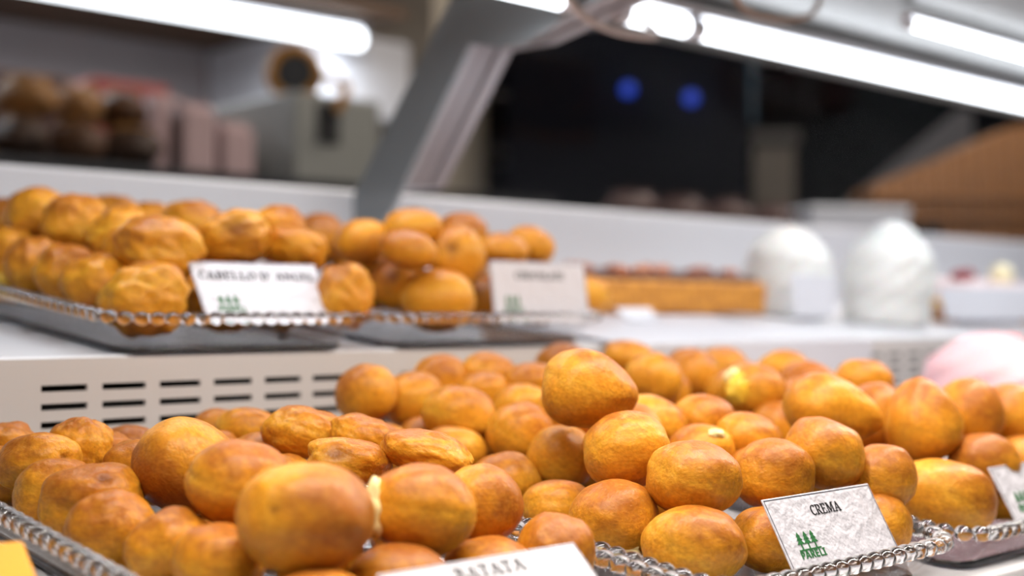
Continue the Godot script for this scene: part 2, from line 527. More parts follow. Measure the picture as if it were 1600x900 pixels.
# ---------------------------------------------------------------- buns
func bun(label: String, group: String, at: Vector3, w: float, h: float, roll: float, style: String, tone: float, px: float, sd: int, pit := Vector4(0, 0, 0, 0), crown := Vector3.ZERO) -> MeshInstance3D:
	var cols := clampi(int(px * 0.5), 24, 88)
	var rings := int(cols * 0.62)
	var rng := RandomNumberGenerator.new()
	rng.seed = sd * 7919 + 13
	var off := Vector3(sd * 3.17, sd * 1.31, sd * 2.43)
	var rx := w / 2
	var ry := h / 2
	var rz := (w + h) / 4 * 0.97
	var lump := 0.042
	var power := 2.08
	var wrinkle := 0.0022
	match style:
		"p":
			lump = 0.12
			power = 2.2
			wrinkle = 0.008
		"k":
			lump = 0.10
			power = 2.2
			wrinkle = 0.018
		"g":
			lump = 0.075
			power = 2.3
			wrinkle = 0.007
		"f":
			lump = 0.048
			power = 2.18
			wrinkle = 0.0035
	var cap := Vector3(rng.randf_range(-0.65, 0.65), 1.0, rng.randf_range(-0.55, 0.45)).normalized()
	if crown != Vector3.ZERO:
		cap = crown.normalized()
	var a := deg_to_rad(roll)
	var seam := rng.randf_range(-0.15, 0.2)
	var pd := Vector3(pit.x, pit.y, sqrt(maxf(0.05, 1.0 - pit.x * pit.x - pit.y * pit.y))).normalized()
	var vs := PackedVector3Array()
	var cs := PackedColorArray()
	var gold := Color(0.84, 0.37, 0.028)
	var yellow := Color(0.90, 0.49, 0.050)
	var brown := Color(0.42, 0.13, 0.022)
	var deep := Color(0.20, 0.058, 0.012)
	for j in rings + 1:
		var ph := PI * j / rings
		for i in cols:
			var th := TAU * i / cols
			var n := Vector3(sin(ph) * cos(th), cos(ph), sin(ph) * sin(th))
			var e := pow(pow(absf(n.x), power) + pow(absf(n.y), power) + pow(absf(n.z), power), -1.0 / power)
			var q := n * e
			var s := 1.0 + lump * lumps.get_noise_3dv(n * 0.95 + off) + lump * (0.5 if style == "p" else 0.30) * lumps.get_noise_3dv(n * 2.3 + off * 1.7)
			var f := fine.get_noise_3dv(n * 2.6 + off)
			var f2 := fine.get_noise_3d(n.x * 5.0 + off.y, n.y * 9.0 + off.z, n.z * 5.0 + off.x)
			s += wrinkle * (1.0 - absf(f2) * 3.0) + wrinkle * f
			# a soft seam round the middle where the two fried halves meet
			var b := n.dot(cap)
			s -= 0.012 * exp(-pow((b - seam) / 0.08, 2.0))
			q *= s
			if style == "e" or style == "e2":
				var along := n.x if style == "e" else n.y
				var thin := 1.0 - 0.20 * along - 0.10 * maxf(0.0, along) * maxf(0.0, along)
				if style == "e":
					q = Vector3(q.x * (1.0 + 0.05 * maxf(0.0, along)), q.y * thin, q.z * thin)
				else:
					q = Vector3(q.x * thin, q.y, q.z * thin)
			var hole := 0.0
			if pit.z > 0.0:
				hole = exp(-pow(n.distance_to(pd) / pit.z, 2.0))
				q *= 1.0 - pit.w * hole
			var p := Vector3(q.x * rx, q.y * ry, q.z * rz)
			vs.append(Vector3(p.x * cos(a) - p.y * sin(a), p.x * sin(a) + p.y * cos(a), p.z))
			var k := smoothstep(0.0, 0.95, b + f * 0.55 - tone * 0.38)
			k = maxf(k, 0.75 * smoothstep(0.45, 1.05, -b + f * 0.5 - tone * 0.4))
			var y := smoothstep(0.05, 0.75, 0.42 - absf(b - seam) + f * 0.4 + tone * 0.35)
			var c := gold.lerp(yellow, y * 0.8).lerp(brown, k * 0.85)
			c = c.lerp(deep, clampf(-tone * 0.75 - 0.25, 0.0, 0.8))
			c = c.lerp(brown, clampf(f2 * 0.9 - 0.12, 0.0, 0.35))
			c = c.lerp(Color(0.78, 0.45, 0.12), clampf(-f2 * 0.7 - 0.16, 0.0, 0.22))
			c = c.lerp(Color(0.16, 0.035, 0.01), hole * 0.8)
			cs.append(c)
	var idx := PackedInt32Array()
	for j in rings:
		for i in cols:
			var p0 := j * cols + i
			var p1 := j * cols + (i + 1) % cols
			if j > 0:
				idx.append_array(PackedInt32Array([p0, p1, p0 + cols]))
			if j < rings - 1:
				idx.append_array(PackedInt32Array([p1, p1 + cols, p0 + cols]))
	var nm := PackedVector3Array()
	nm.resize(vs.size())
	for k in range(0, idx.size(), 3):
		var fnrm := (vs[idx[k + 2]] - vs[idx[k]]).cross(vs[idx[k + 1]] - vs[idx[k]])
		nm[idx[k]] += fnrm
		nm[idx[k + 1]] += fnrm
		nm[idx[k + 2]] += fnrm
	for pole in [0, rings]:
		var sum := Vector3.ZERO
		for i in cols:
			sum += nm[pole * cols + i]
		for i in cols:
			nm[pole * cols + i] = sum
	for k in nm.size():
		nm[k] = nm[k].normalized()
	var arr := []
	arr.resize(Mesh.ARRAY_MAX)
	arr[Mesh.ARRAY_VERTEX] = vs
	arr[Mesh.ARRAY_NORMAL] = nm
	arr[Mesh.ARRAY_COLOR] = cs
	arr[Mesh.ARRAY_INDEX] = idx
	var mesh := ArrayMesh.new()
	mesh.add_surface_from_arrays(Mesh.PRIMITIVE_TRIANGLES, arr)
	var o := part("fried_bun", mesh, M.dough, self, at)
	o.rotation_degrees = Vector3(0, CAM_YAW, 0)
	tag(o, label, "bun", group)
	return o

func blob(r: Vector3, sd: int, amp := 0.30) -> ArrayMesh:
	var st := SurfaceTool.new()
	st.begin(Mesh.PRIMITIVE_TRIANGLES)
	var cols := 24
	var rings := 14
	for j in rings + 1:
		for i in cols:
			var ph := PI * j / rings
			var th := TAU * i / cols
			var n := Vector3(sin(ph) * cos(th), cos(ph), sin(ph) * sin(th))
			st.add_vertex(n * r * (1.0 + amp * lumps.get_noise_3dv(n * 1.6 + Vector3(sd, sd * 2, 0))))
	for j in rings:
		for i in cols:
			var a := j * cols + i
			var b := j * cols + (i + 1) % cols
			for k in [a, b, a + cols, b, b + cols, a + cols]:
				st.add_index(k)
	st.generate_normals()
	return st.commit()

func oozing(o: MeshInstance3D, dir: Vector3, reach: float, r: Vector3, m: Material, sd: int, note: String):
	var c := part("cream_filling", blob(r, sd), m, o, dir.normalized() * reach)
	c.set_meta("label", note)

func buns():
	var groups := {"A": "angel hair buns on the upper left tray", "B": "chocolate buns on the upper tray by the post", "C": "cream buns on the lower middle tray", "D": "batata buns on the lower left tray", "E": "buns on the lower right tray", "F": ""}
	var pits := {"D5": Vector4(0.52, 0.52, 0.16, 0.12), "B4": Vector4(-0.1, 0.25, 0.22, 0.10), "D3": Vector4(0.8, 0.1, 0.14, 0.10), "A9": Vector4(0.25, 0.25, 0.40, 0.06), "D17": Vector4(-0.25, 0.35, 0.40, 0.10), "D12": Vector4(-0.35, 0.25, 0.07, 0.02), "B8": Vector4(0.0, 0.2, 0.3, 0.03)}
	var rows := [
		["A1", "A", 0.4986, 1.0863, -1.2400, 0.0480, 0.0420, 0, "p", -0.7, 80, "dark brown bun at the far left of the upper left pile, cut by the frame"],
		["A2", "A", 0.5006, 1.0875, -1.1700, 0.0518, 0.0483, 20, "p", 0, 90, "tall golden bun standing at the back left of the upper left pile"],
		["A3", "A", 0.5141, 1.0785, -1.1168, 0.0572, 0.0494, 0, "p", 0.3, 102, "large rounded golden bun on the upper left pile's crest, second from its left"],
		["A4", "A", 0.6077, 1.0987, -1.2340, 0.0506, 0.0380, 0, "p", -0.5, 80, "brown bun peeking out behind the crest of the upper left pile"],
		["A5", "A", 0.5229, 1.0666, -1.0544, 0.0542, 0.0455, 35, "p", 0.5, 100, "yellow-sided bun wedged against the left flank of the upper left tray's large oval bun"],
		["A6", "A", 0.6242, 1.0916, -1.1917, 0.0461, 0.0349, 0, "p", 0.2, 74, "small amber bun showing its top behind the large oval bun of the upper left tray"],
		["A7", "A", 0.6292, 1.0887, -1.1189, 0.0552, 0.0336, 0, "p", 0.1, 92, "wide orange bun at the back centre of the upper left pile"],
		["A8", "A", 0.5069, 1.0506, -0.9538, 0.0662, 0.0491, -8, "p", 0.4, 132, "large oval golden bun leaning above the round front bun of the upper left tray"],
		["A9", "A", 0.5787, 1.0622, -0.9619, 0.0633, 0.0443, 6, "p", 0.2, 120, "broad bun with a darker dent, directly above the angel hair card"],
		["A10", "A", 0.6360, 1.0550, -0.9579, 0.0556, 0.0414, -18, "p", -0.2, 102, "reddish oval bun above the right end of the angel hair card"],
		["A11", "A", 0.4704, 1.0546, -1.1623, 0.0506, 0.0428, 0, "p", -0.2, 90, "brown-topped bun in the middle row at the left edge of the upper left pile"],
		["A12", "A", 0.4650, 1.0397, -1.0951, 0.0430, 0.0483, -15, "p", 0.1, 90, "upright amber bun behind the beaded left rim of the upper left tray"],
		["A13", "A", 0.4609, 1.0275, -1.1356, 0.0396, 0.0363, 0, "p", 0.8, 72, "pale yellow bun low against the left rim of the upper left tray"],
		["A14", "A", 0.4655, 1.0313, -1.0271, 0.0493, 0.0483, -25, "p", 0, 96, "tilted brown-crowned bun second along the left rim of the upper left tray"],
		["A15", "A", 0.4692, 1.0224, -0.9822, 0.0519, 0.0479, 15, "p", -0.1, 104, "brownish bun just left of the round front bun on the upper left tray"],
		["A16", "A", 0.4808, 1.0108, -0.9273, 0.0638, 0.0547, 10, "p", 0.45, 132, "big round bun at the front corner of the upper left tray"],
		["A17", "A", 0.5697, 1.0138, -1.0060, 0.0540, 0.0436, 0, "p", 0.1, 100, "amber bun half hidden by the left edge of the angel hair card"],
		["A18", "A", 0.6518, 1.0149, -0.9074, 0.0447, 0.0532, 0, "p", 0, 100, "tall lumpy bun beside the right edge of the angel hair card"],
		["A20", "A", 0.5673, 1.0083, -0.9563, 0.0542, 0.0438, 0, "p", 0.3, 104, "bun behind the angel hair card, seen low through the clear tray wall under its logo"],
		["A21", "A", 0.6270, 1.0095, -0.9653, 0.0566, 0.0440, 0, "p", -0.2, 104, "brown bun behind the angel hair card's right half, seen low through the tray wall"],
		["A23", "A", 0.6426, 1.0772, -0.9929, 0.0448, 0.0336, 0, "p", -0.3, 80, "small brown bun at the back, between the dented bun and the reddish oval bun"],
		["B1", "B", 0.7255, 1.0659, -0.9834, 0.0513, 0.0408, 10, "r", -0.2, 88, "smooth round reddish bun at the left end of the chocolate pile"],
		["B2", "B", 0.7615, 1.0784, -0.9558, 0.0550, 0.0363, 0, "r", 0.4, 94, "bright orange bun topping the chocolate pile in front of the grey post"],
		["B3", "B", 0.7277, 1.0561, -0.9196, 0.0527, 0.0348, -15, "r", -0.3, 94, "rosy brown bun in the middle of the chocolate pile, under the bright topmost one"],
		["B4", "B", 0.7964, 1.0518, -0.9345, 0.0530, 0.0601, 10, "r", 0.2, 102, "bun with a dark chocolate-stained hole, left of the chocolate card"],
		["B5", "B", 0.8663, 1.0816, -1.0087, 0.0523, 0.0383, 0, "r", -0.6, 82, "dark brown bun on the crest of the chocolate pile, behind the stained bun"],
		["B6", "B", 0.8648, 1.0597, -0.9475, 0.0517, 0.0357, -10, "r", -0.5, 84, "brown bun lying just above the left half of the chocolate card"],
		["B7", "B", 0.9041, 1.0667, -0.9486, 0.0491, 0.0377, -25, "r", -0.2, 78, "rightmost bun on the crest of the chocolate pile, above the chocolate card"],
		["B8", "B", 0.7533, 1.0293, -0.9679, 0.0539, 0.0492, 25, "r", -0.2, 92, "tilted brown bun in the chocolate tray's front row, left of the big front one"],
		["B9", "B", 0.7629, 1.0121, -0.9208, 0.0664, 0.0571, 0, "r", 0.4, 116, "big golden bun at the front of the chocolate tray, left of the card"],
		["B10", "B", 0.7461, 1.0407, -1.0092, 0.0431, 0.0443, 0, "r", 0.5, 74, "small yellow bun low at the left rim of the chocolate tray, behind the lumpy bun"],
		["B11", "B", 0.8526, 1.0114, -0.9551, 0.0565, 0.0484, 0, "r", -0.5, 92, "brown bun tucked against the left edge of the chocolate card"],
		["B12", "F", 1.0525, 1.0196, -1.0150, 0.0490, 0.0434, 0, "r", 0.5, 70, "pale bun peeping past the right edge of the chocolate card"],
		["B13", "B", 0.9086, 1.0063, -0.9442, 0.0553, 0.0364, 0, "r", -0.2, 88, "bun behind the chocolate card, seen low through the clear tray wall"],
		["B14", "B", 0.7452, 1.0742, -1.0801, 0.0511, 0.0486, 0, "r", -0.8, 82, "dark olive-brown bun at the back between the two upper piles"],
		["D1", "D", 0.3426, 0.9130, -0.8463, 0.0449, 0.0343, 0, "p", -0.3, 110, "reddish bun at the far left back of the batata pile, below the slots"],
		["D2", "D", 0.3704, 0.9167, -0.7972, 0.0392, 0.0352, -15, "p", 0, 98, "blunt triangular bun in front of the lowest slots at the back of the batata tray"],
		["D3", "D", 0.3363, 0.9112, -0.7790, 0.0490, 0.0352, 8, "g", 0.1, 128, "long crinkled bun lying across the left side of the batata pile"],
		["D3b", "D", 0.3323, 0.9004, -0.8145, 0.0441, 0.0369, 0, "g", 0.35, 112, "lumpy yellow-sided bun at the left edge of the frame, over the batata tray rim"],
		["D4", "D", 0.3309, 0.8961, -0.7434, 0.0457, 0.0413, 15, "g", 0.12, 124, "rough grainy bun behind the left beaded rim, left of the bun with a pit"],
		["D5", "D", 0.3322, 0.8966, -0.7018, 0.0538, 0.0411, 12, "g", 0.1, 152, "grainy brown bun with a small reddish pit near its top right"],
		["D6", "D", 0.3245, 0.8855, -0.6626, 0.0453, 0.0412, 10, "g", 0.2, 134, "bun with a flat brown top and yellow flank beside the left beaded rim"],
		["D7", "D", 0.3973, 0.9063, -0.8137, 0.0382, 0.0315, 0, "p", -0.1, 92, "small bun in the hollow behind the pitted bun of the batata tray"],
		["D8", "D", 0.3841, 0.9056, -0.7510, 0.0388, 0.0357, 10, "g", 0.2, 100, "crinkled yellow bun squeezed left of the tall brown bun in the batata tray"],
		["D9", "D", 0.4273, 0.9103, -0.8448, 0.0401, 0.0288, 0, "r", -0.8, 92, "dark brown bun at the back of the batata tray, right of the triangular one"],
		["D10", "D", 0.3817, 0.9133, -0.6848, 0.0605, 0.0539, -20, "r", -0.05, 166, "tall brown bun leaning over the left middle of the batata pile"],
		["D11", "D", 0.3666, 0.9126, -0.6034, 0.0556, 0.0443, -6, "r", 0.1, 168, "pale smooth oval bun between the tall brown bun and the nearest bun"],
		["D12", "D", 0.3579, 0.9040, -0.5296, 0.0640, 0.0526, -4, "r", 0, 212, "largest nearest round bun at the centre front of the batata pile"],
		["D13", "D", 0.5005, 0.9201, -0.8147, 0.0431, 0.0287, 0, "r", 0.7, 96, "small yellow bun at the back of the batata tray, below the middle slots"],
		["D14", "D", 0.4964, 0.9184, -0.8458, 0.0385, 0.0275, 0, "r", -0.6, 84, "small brown bun behind the yellow one at the back of the batata tray"],
		["D15", "D", 0.4868, 0.9233, -0.7236, 0.0511, 0.0330, -6, "k", 0.25, 124, "pale crinkled bun on top of the batata pile, at its back right"],
		["D16", "D", 0.5062, 0.9211, -0.6783, 0.0492, 0.0266, -18, "k", -0.1, 122, "rough orange bun on the batata pile, right of the pale crinkled one"],
		["D17", "D", 0.4671, 0.9129, -0.6466, 0.0493, 0.0265, -8, "k", 0.4, 130, "knobbly light bun with a hollow, just behind the nearest round bun"],
		["D18", "D", 0.5012, 0.9167, -0.6149, 0.0553, 0.0265, -14, "k", -0.1, 146, "long wrinkled bun glinting along the right crest of the batata pile"],
		["D19", "D", 0.4305, 0.9001, -0.5322, 0.0568, 0.0457, -10, "r", 0, 174, "smooth bun right of the nearest one, above the batata card"],
		["D20", "D", 0.4856, 0.8964, -0.5481, 0.0448, 0.0413, -35, "r", -0.2, 128, "creased brown bun at the right end of the batata pile"],
		["D22", "D", 0.3330, 0.8810, -0.6138, 0.0433, 0.0388, 20, "g", 0.2, 134, "flat-topped yellow-brown bun low in front, right of the one with the yellow flank"],
		["D23", "D", 0.3378, 0.8796, -0.5770, 0.0431, 0.0362, 0, "r", -0.1, 138, "reddish bun low in front, left of the nearest round bun"],
		["D24", "D", 0.5050, 0.8710, -0.5110, 0.0419, 0.0419, -10, "g", -0.1, 122, "bun standing against the top right corner of the batata card"],
		["D25", "D", 0.4664, 0.8664, -0.5208, 0.0501, 0.0349, 0, "r", -0.1, 150, "bun whose top shows just above the batata card lettering"],
		["D26", "D", 0.3491, 0.8655, -0.5051, 0.0511, 0.0369, 0, "r", 0.1, 176, "bun below the nearest round bun, cut by the bottom of the frame"],
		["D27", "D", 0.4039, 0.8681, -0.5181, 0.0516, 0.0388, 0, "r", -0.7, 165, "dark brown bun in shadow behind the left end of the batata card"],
		["C1", "C", 0.6125, 0.9389, -0.8249, 0.0470, 0.0460, 0, "r", -0.1, 96, "round brown-edged bun at the back left corner of the cream pile"],
		["C2", "C", 0.6575, 0.9320, -0.8242, 0.0494, 0.0463, 10, "r", 0.4, 98, "bright yellow bun second from the left at the back of the cream pile"],
		["C3", "C", 0.6985, 0.9467, -0.8404, 0.0460, 0.0408, 0, "r", 0.3, 88, "yellow bun peeking between the two leftmost back buns of the cream pile"],
		["C4", "C", 0.7363, 0.9471, -0.8240, 0.0487, 0.0423, 0, "r", -0.1, 92, "brown-topped bun at the very back of the cream pile, below the chocolate tray"],
		["C5", "C", 0.7085, 0.9376, -0.7989, 0.0440, 0.0327, 0, "r", 0, 86, "orange bun sunk behind the wide yellow one in the cream pile"],
		["C6", "C", 0.6440, 0.9251, -0.7526, 0.0559, 0.0436, -12, "r", 0.5, 118, "wide yellow bun in the second row on the left side of the cream pile"],
		["C7", "C", 0.7063, 0.9289, -0.7518, 0.0445, 0.0346, 0, "r", 0.45, 90, "yellow bun partly covered by the large egg-shaped bun, above the brown one"],
		["C7b", "C", 0.7468, 0.9441, -0.7821, 0.0466, 0.0332, 0, "r", 0.3, 90, "bun top showing behind the left end of the large egg-shaped bun"],
		["C8", "C", 0.6358, 0.9498, -0.6121, 0.0633, 0.0515, -12, "e", 0.3, 150, "large egg-shaped bun crowning the cream pile, pointing right"],
		["C9", "C", 0.6582, 0.9135, -0.7013, 0.0497, 0.0460, 10, "r", 0, 108, "brown round bun below the left end of the large egg-shaped bun"],
		["C10", "C", 0.6514, 0.9003, -0.6535, 0.0477, 0.0459, 0, "r", 0.5, 108, "round bun under the large egg-shaped bun, left of the wrinkled one"],
		["C11", "C", 0.6212, 0.9143, -0.5653, 0.0553, 0.0489, 8, "r", 0.25, 138, "large wrinkled bun in the middle of the cream pile, under the egg-shaped one"],
		["C12", "C", 0.6100, 0.8860, -0.6650, 0.0483, 0.0416, 0, "r", 0.2, 112, "orange bun at the left side of the cream tray, behind the creased brown bun"],
		["C13", "C", 0.6021, 0.8764, -0.6081, 0.0466, 0.0353, 0, "r", -0.1, 114, "low bun left of the cream-smeared bun at the front of the cream tray"],
		["C14", "C", 0.5866, 0.8776, -0.5437, 0.0534, 0.0465, 8, "f", 0.1, 140, "dark-capped bun with pale cream at its base, front left of the cream tray"],
		["C15", "C", 0.6177, 0.9021, -0.5090, 0.0562, 0.0440, -4, "f", 0.3, 148, "squarish bun with a folded crease, stacked on the foremost bun of the cream tray"],
		["C16", "C", 0.5928, 0.8683, -0.4886, 0.0589, 0.0444, 0, "f", 0.3, 162, "foremost golden bun at the bottom front of the cream tray"],
		["C17", "C", 0.6916, 0.8991, -0.5049, 0.0515, 0.0442, 0, "f", -0.1, 128, "brown-capped bun directly above the left corner of the crema card"],
		["C18", "C", 0.7339, 0.9100, -0.4960, 0.0520, 0.0446, -25, "f", 0.1, 126, "rounded bun above the crema card lettering"],
		["C19", "C", 0.7566, 0.9119, -0.5734, 0.0492, 0.0376, -12, "r", -0.2, 110, "reddish bun behind the brown-capped one in the middle of the cream pile"],
		["C20", "C", 0.7193, 0.9055, -0.5853, 0.0483, 0.0378, 0, "r", 0.3, 110, "pale bun with a white cream mark, behind the squarish bun"],
		["C21", "C", 0.7246, 0.9212, -0.6329, 0.0513, 0.0394, -25, "r", 0.35, 112, "yellow bun behind the wrinkled bun and below the point of the egg-shaped one"],
		["C22", "C", 0.7602, 0.9240, -0.6162, 0.0464, 0.0352, -10, "r", -0.35, 100, "orange-brown bun in the back half of the cream pile, behind the pale marked bun"],
		["C33", "C", 0.7666, 0.8940, -0.4742, 0.0457, 0.0432, 0, "r", -0.1, 110, "amber bun in the gap between the cream pile and the right-hand pile"],
		["C34", "C", 0.7510, 0.8647, -0.4666, 0.0399, 0.0424, -15, "r", -0.2, 104, "bun standing behind the right edge of the crema card"],
		["C35", "C", 0.6586, 0.8645, -0.4842, 0.0476, 0.0394, 0, "f", -0.15, 124, "sugar-dusted brown bun behind the left edge of the crema card"],
		["C39", "C", 0.6169, 0.9013, -0.7301, 0.0512, 0.0366, 0, "r", 0.6, 112, "yellow bun at the left side of the cream tray, behind the long wrinkled bun"],
		["C38", "C", 0.6724, 0.8956, -0.7545, 0.0406, 0.0387, 0, "r", 0.5, 84, "small pale bun deep in the gap left of the brown round bun"],
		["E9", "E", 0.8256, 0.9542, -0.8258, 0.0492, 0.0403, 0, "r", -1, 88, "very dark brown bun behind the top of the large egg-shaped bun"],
		["C23", "E", 0.8334, 0.9451, -0.7292, 0.0485, 0.0464, -25, "r", 0, 92, "wrinkled bun just right of the point of the egg-shaped bun"],
		["C24", "E", 0.8941, 0.9591, -0.8089, 0.0518, 0.0334, -15, "r", -0.1, 90, "bun at the very back, above the right end of the egg-shaped bun"],
		["C25", "E", 0.9336, 0.9436, -0.7727, 0.0529, 0.0518, -30, "r", -0.45, 92, "brown bun sloping down to the right on the back of the pile"],
		["C26", "E", 1.0103, 0.9476, -0.7970, 0.0524, 0.0426, 0, "r", 0.2, 86, "orange bun top behind the brown sloping bun"],
		["C27", "E", 0.8923, 0.9373, -0.6735, 0.0559, 0.0432, 0, "r", 0.5, 106, "bun with yellow custard bursting from its left side"],
		["C28", "E", 1.0118, 0.9479, -0.7275, 0.0492, 0.0374, 0, "r", 0.35, 84, "yellow bun top behind the bun with bursting custard"],
		["C29", "E", 0.9777, 0.9410, -0.6775, 0.0512, 0.0367, -8, "r", -0.35, 92, "reddish bun behind the long smooth bun on the right-hand pile"],
		["C30", "E", 0.8342, 0.9290, -0.5571, 0.0710, 0.0495, -18, "e", 0.1, 152, "long smooth bun lying across the middle of the right-hand pile"],
		["C31", "E", 0.9786, 0.9441, -0.6220, 0.0505, 0.0355, -10, "r", -0.1, 94, "amber bun top at the back, left of the upright bun"],
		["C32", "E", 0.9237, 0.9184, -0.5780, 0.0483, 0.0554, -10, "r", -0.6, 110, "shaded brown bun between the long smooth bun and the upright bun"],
		["C36", "E", 0.8856, 0.9086, -0.6419, 0.0472, 0.0421, 0, "r", -0.1, 92, "bun in the gap below the long smooth bun, right of the reddish one"],
		["E1", "E", 0.8971, 0.9212, -0.5208, 0.0551, 0.0636, 8, "e2", 0.1, 134, "upright egg-shaped bun standing on the right-hand pile"],
		["E2", "E", 0.9598, 0.9220, -0.5173, 0.0514, 0.0583, 10, "r", -0.15, 118, "upright brown bun behind the egg-shaped one on the right-hand pile"],
		["E3", "E", 1.0131, 0.9165, -0.5111, 0.0570, 0.0580, 20, "r", -0.3, 114, "bun at the right edge of the frame on the right-hand pile"],
		["E4", "E", 0.8480, 0.8738, -0.4770, 0.0718, 0.0505, -6, "f", 0.2, 162, "wide golden bun at the front of the right-hand tray, left of the card"],
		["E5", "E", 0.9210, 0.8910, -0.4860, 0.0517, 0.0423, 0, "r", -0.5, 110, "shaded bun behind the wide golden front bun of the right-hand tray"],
		["E6", "E", 0.9503, 0.8640, -0.4839, 0.0536, 0.0375, 0, "r", -0.2, 112, "bun behind the left edge of the right-hand card"],
		["E8", "E", 0.9893, 0.8827, -0.4879, 0.0552, 0.0473, 0, "r", -0.4, 112, "bun at the right frame edge, above the right-hand card"],
	]
	var crowns := {"C10": Vector3(0.3, -0.9, -0.3), "C9": Vector3(0.6, 0.7, 0.0), "D12": Vector3(0.85, 0.25, 0.45), "C16": Vector3(0.5, 0.75, 0.2), "C14": Vector3(0.1, 0.95, 0.35), "C17": Vector3(0.15, 0.95, 0.3), "D6": Vector3(0.1, 0.9, 0.4), "D10": Vector3(-0.3, -0.6, 0.5), "C1": Vector3(-0.6, 0.7, 0.1), "E1": Vector3(0.2, 0.95, 0.2), "E2": Vector3(0.5, 0.6, 0.4), "D24": Vector3(0.1, 0.9, 0.4), "C15": Vector3(0.3, 0.9, 0.1), "E4": Vector3(0.75, 0.6, 0.1)}
	var made := {}
	for k in rows.size():
		var r: Array = rows[k]
		made[r[0]] = bun(r[11], groups[r[1]], Vector3(r[2], r[3], r[4]), r[5], r[6], r[7], r[8], r[9], r[10], k + 1, pits.get(r[0], Vector4(0, 0, 0, 0)), crowns.get(r[0], Vector3.ZERO))
	oozing(made["C27"], Vector3(-0.62, 0.05, 0.75), 0.0215, Vector3(0.010, 0.012, 0.009), M.custard, 1, "yellow custard bursting out")
	oozing(made["C27"], Vector3(-0.75, 0.45, 0.50), 0.0225, Vector3(0.007, 0.008, 0.007), M.cream, 2, "pale cream at the split")
	oozing(made["D19"], Vector3(-0.90, 0.05, 0.40), 0.0255, Vector3(0.009, 0.014, 0.009), M.cream, 3, "pale yellow filling at the split end")
	oozing(made["C14"], Vector3(0.10, -0.80, 0.62), 0.0205, Vector3(0.014, 0.006, 0.008), M.cream, 4, "pale cream at the base")
	oozing(made["C15"], Vector3(0.05, -0.85, 0.52), 0.0200, Vector3(0.012, 0.004, 0.006), M.cream, 5, "pale cream under the bun")
	oozing(made["C20"], Vector3(0.35, 0.62, 0.62), 0.0200, Vector3(0.006, 0.003, 0.004), M.cream, 6, "small white cream mark")
	oozing(made["E1"], Vector3(-0.92, -0.1, 0.38), 0.0225, Vector3(0.004, 0.008, 0.005), M.cream, 7, "pale cream at the side")
	oozing(made["A13"], Vector3(-0.1, 0.0, 1.0), 0.0155, Vector3(0.010, 0.008, 0.005), M.custard, 8, "pale yellow filling showing")
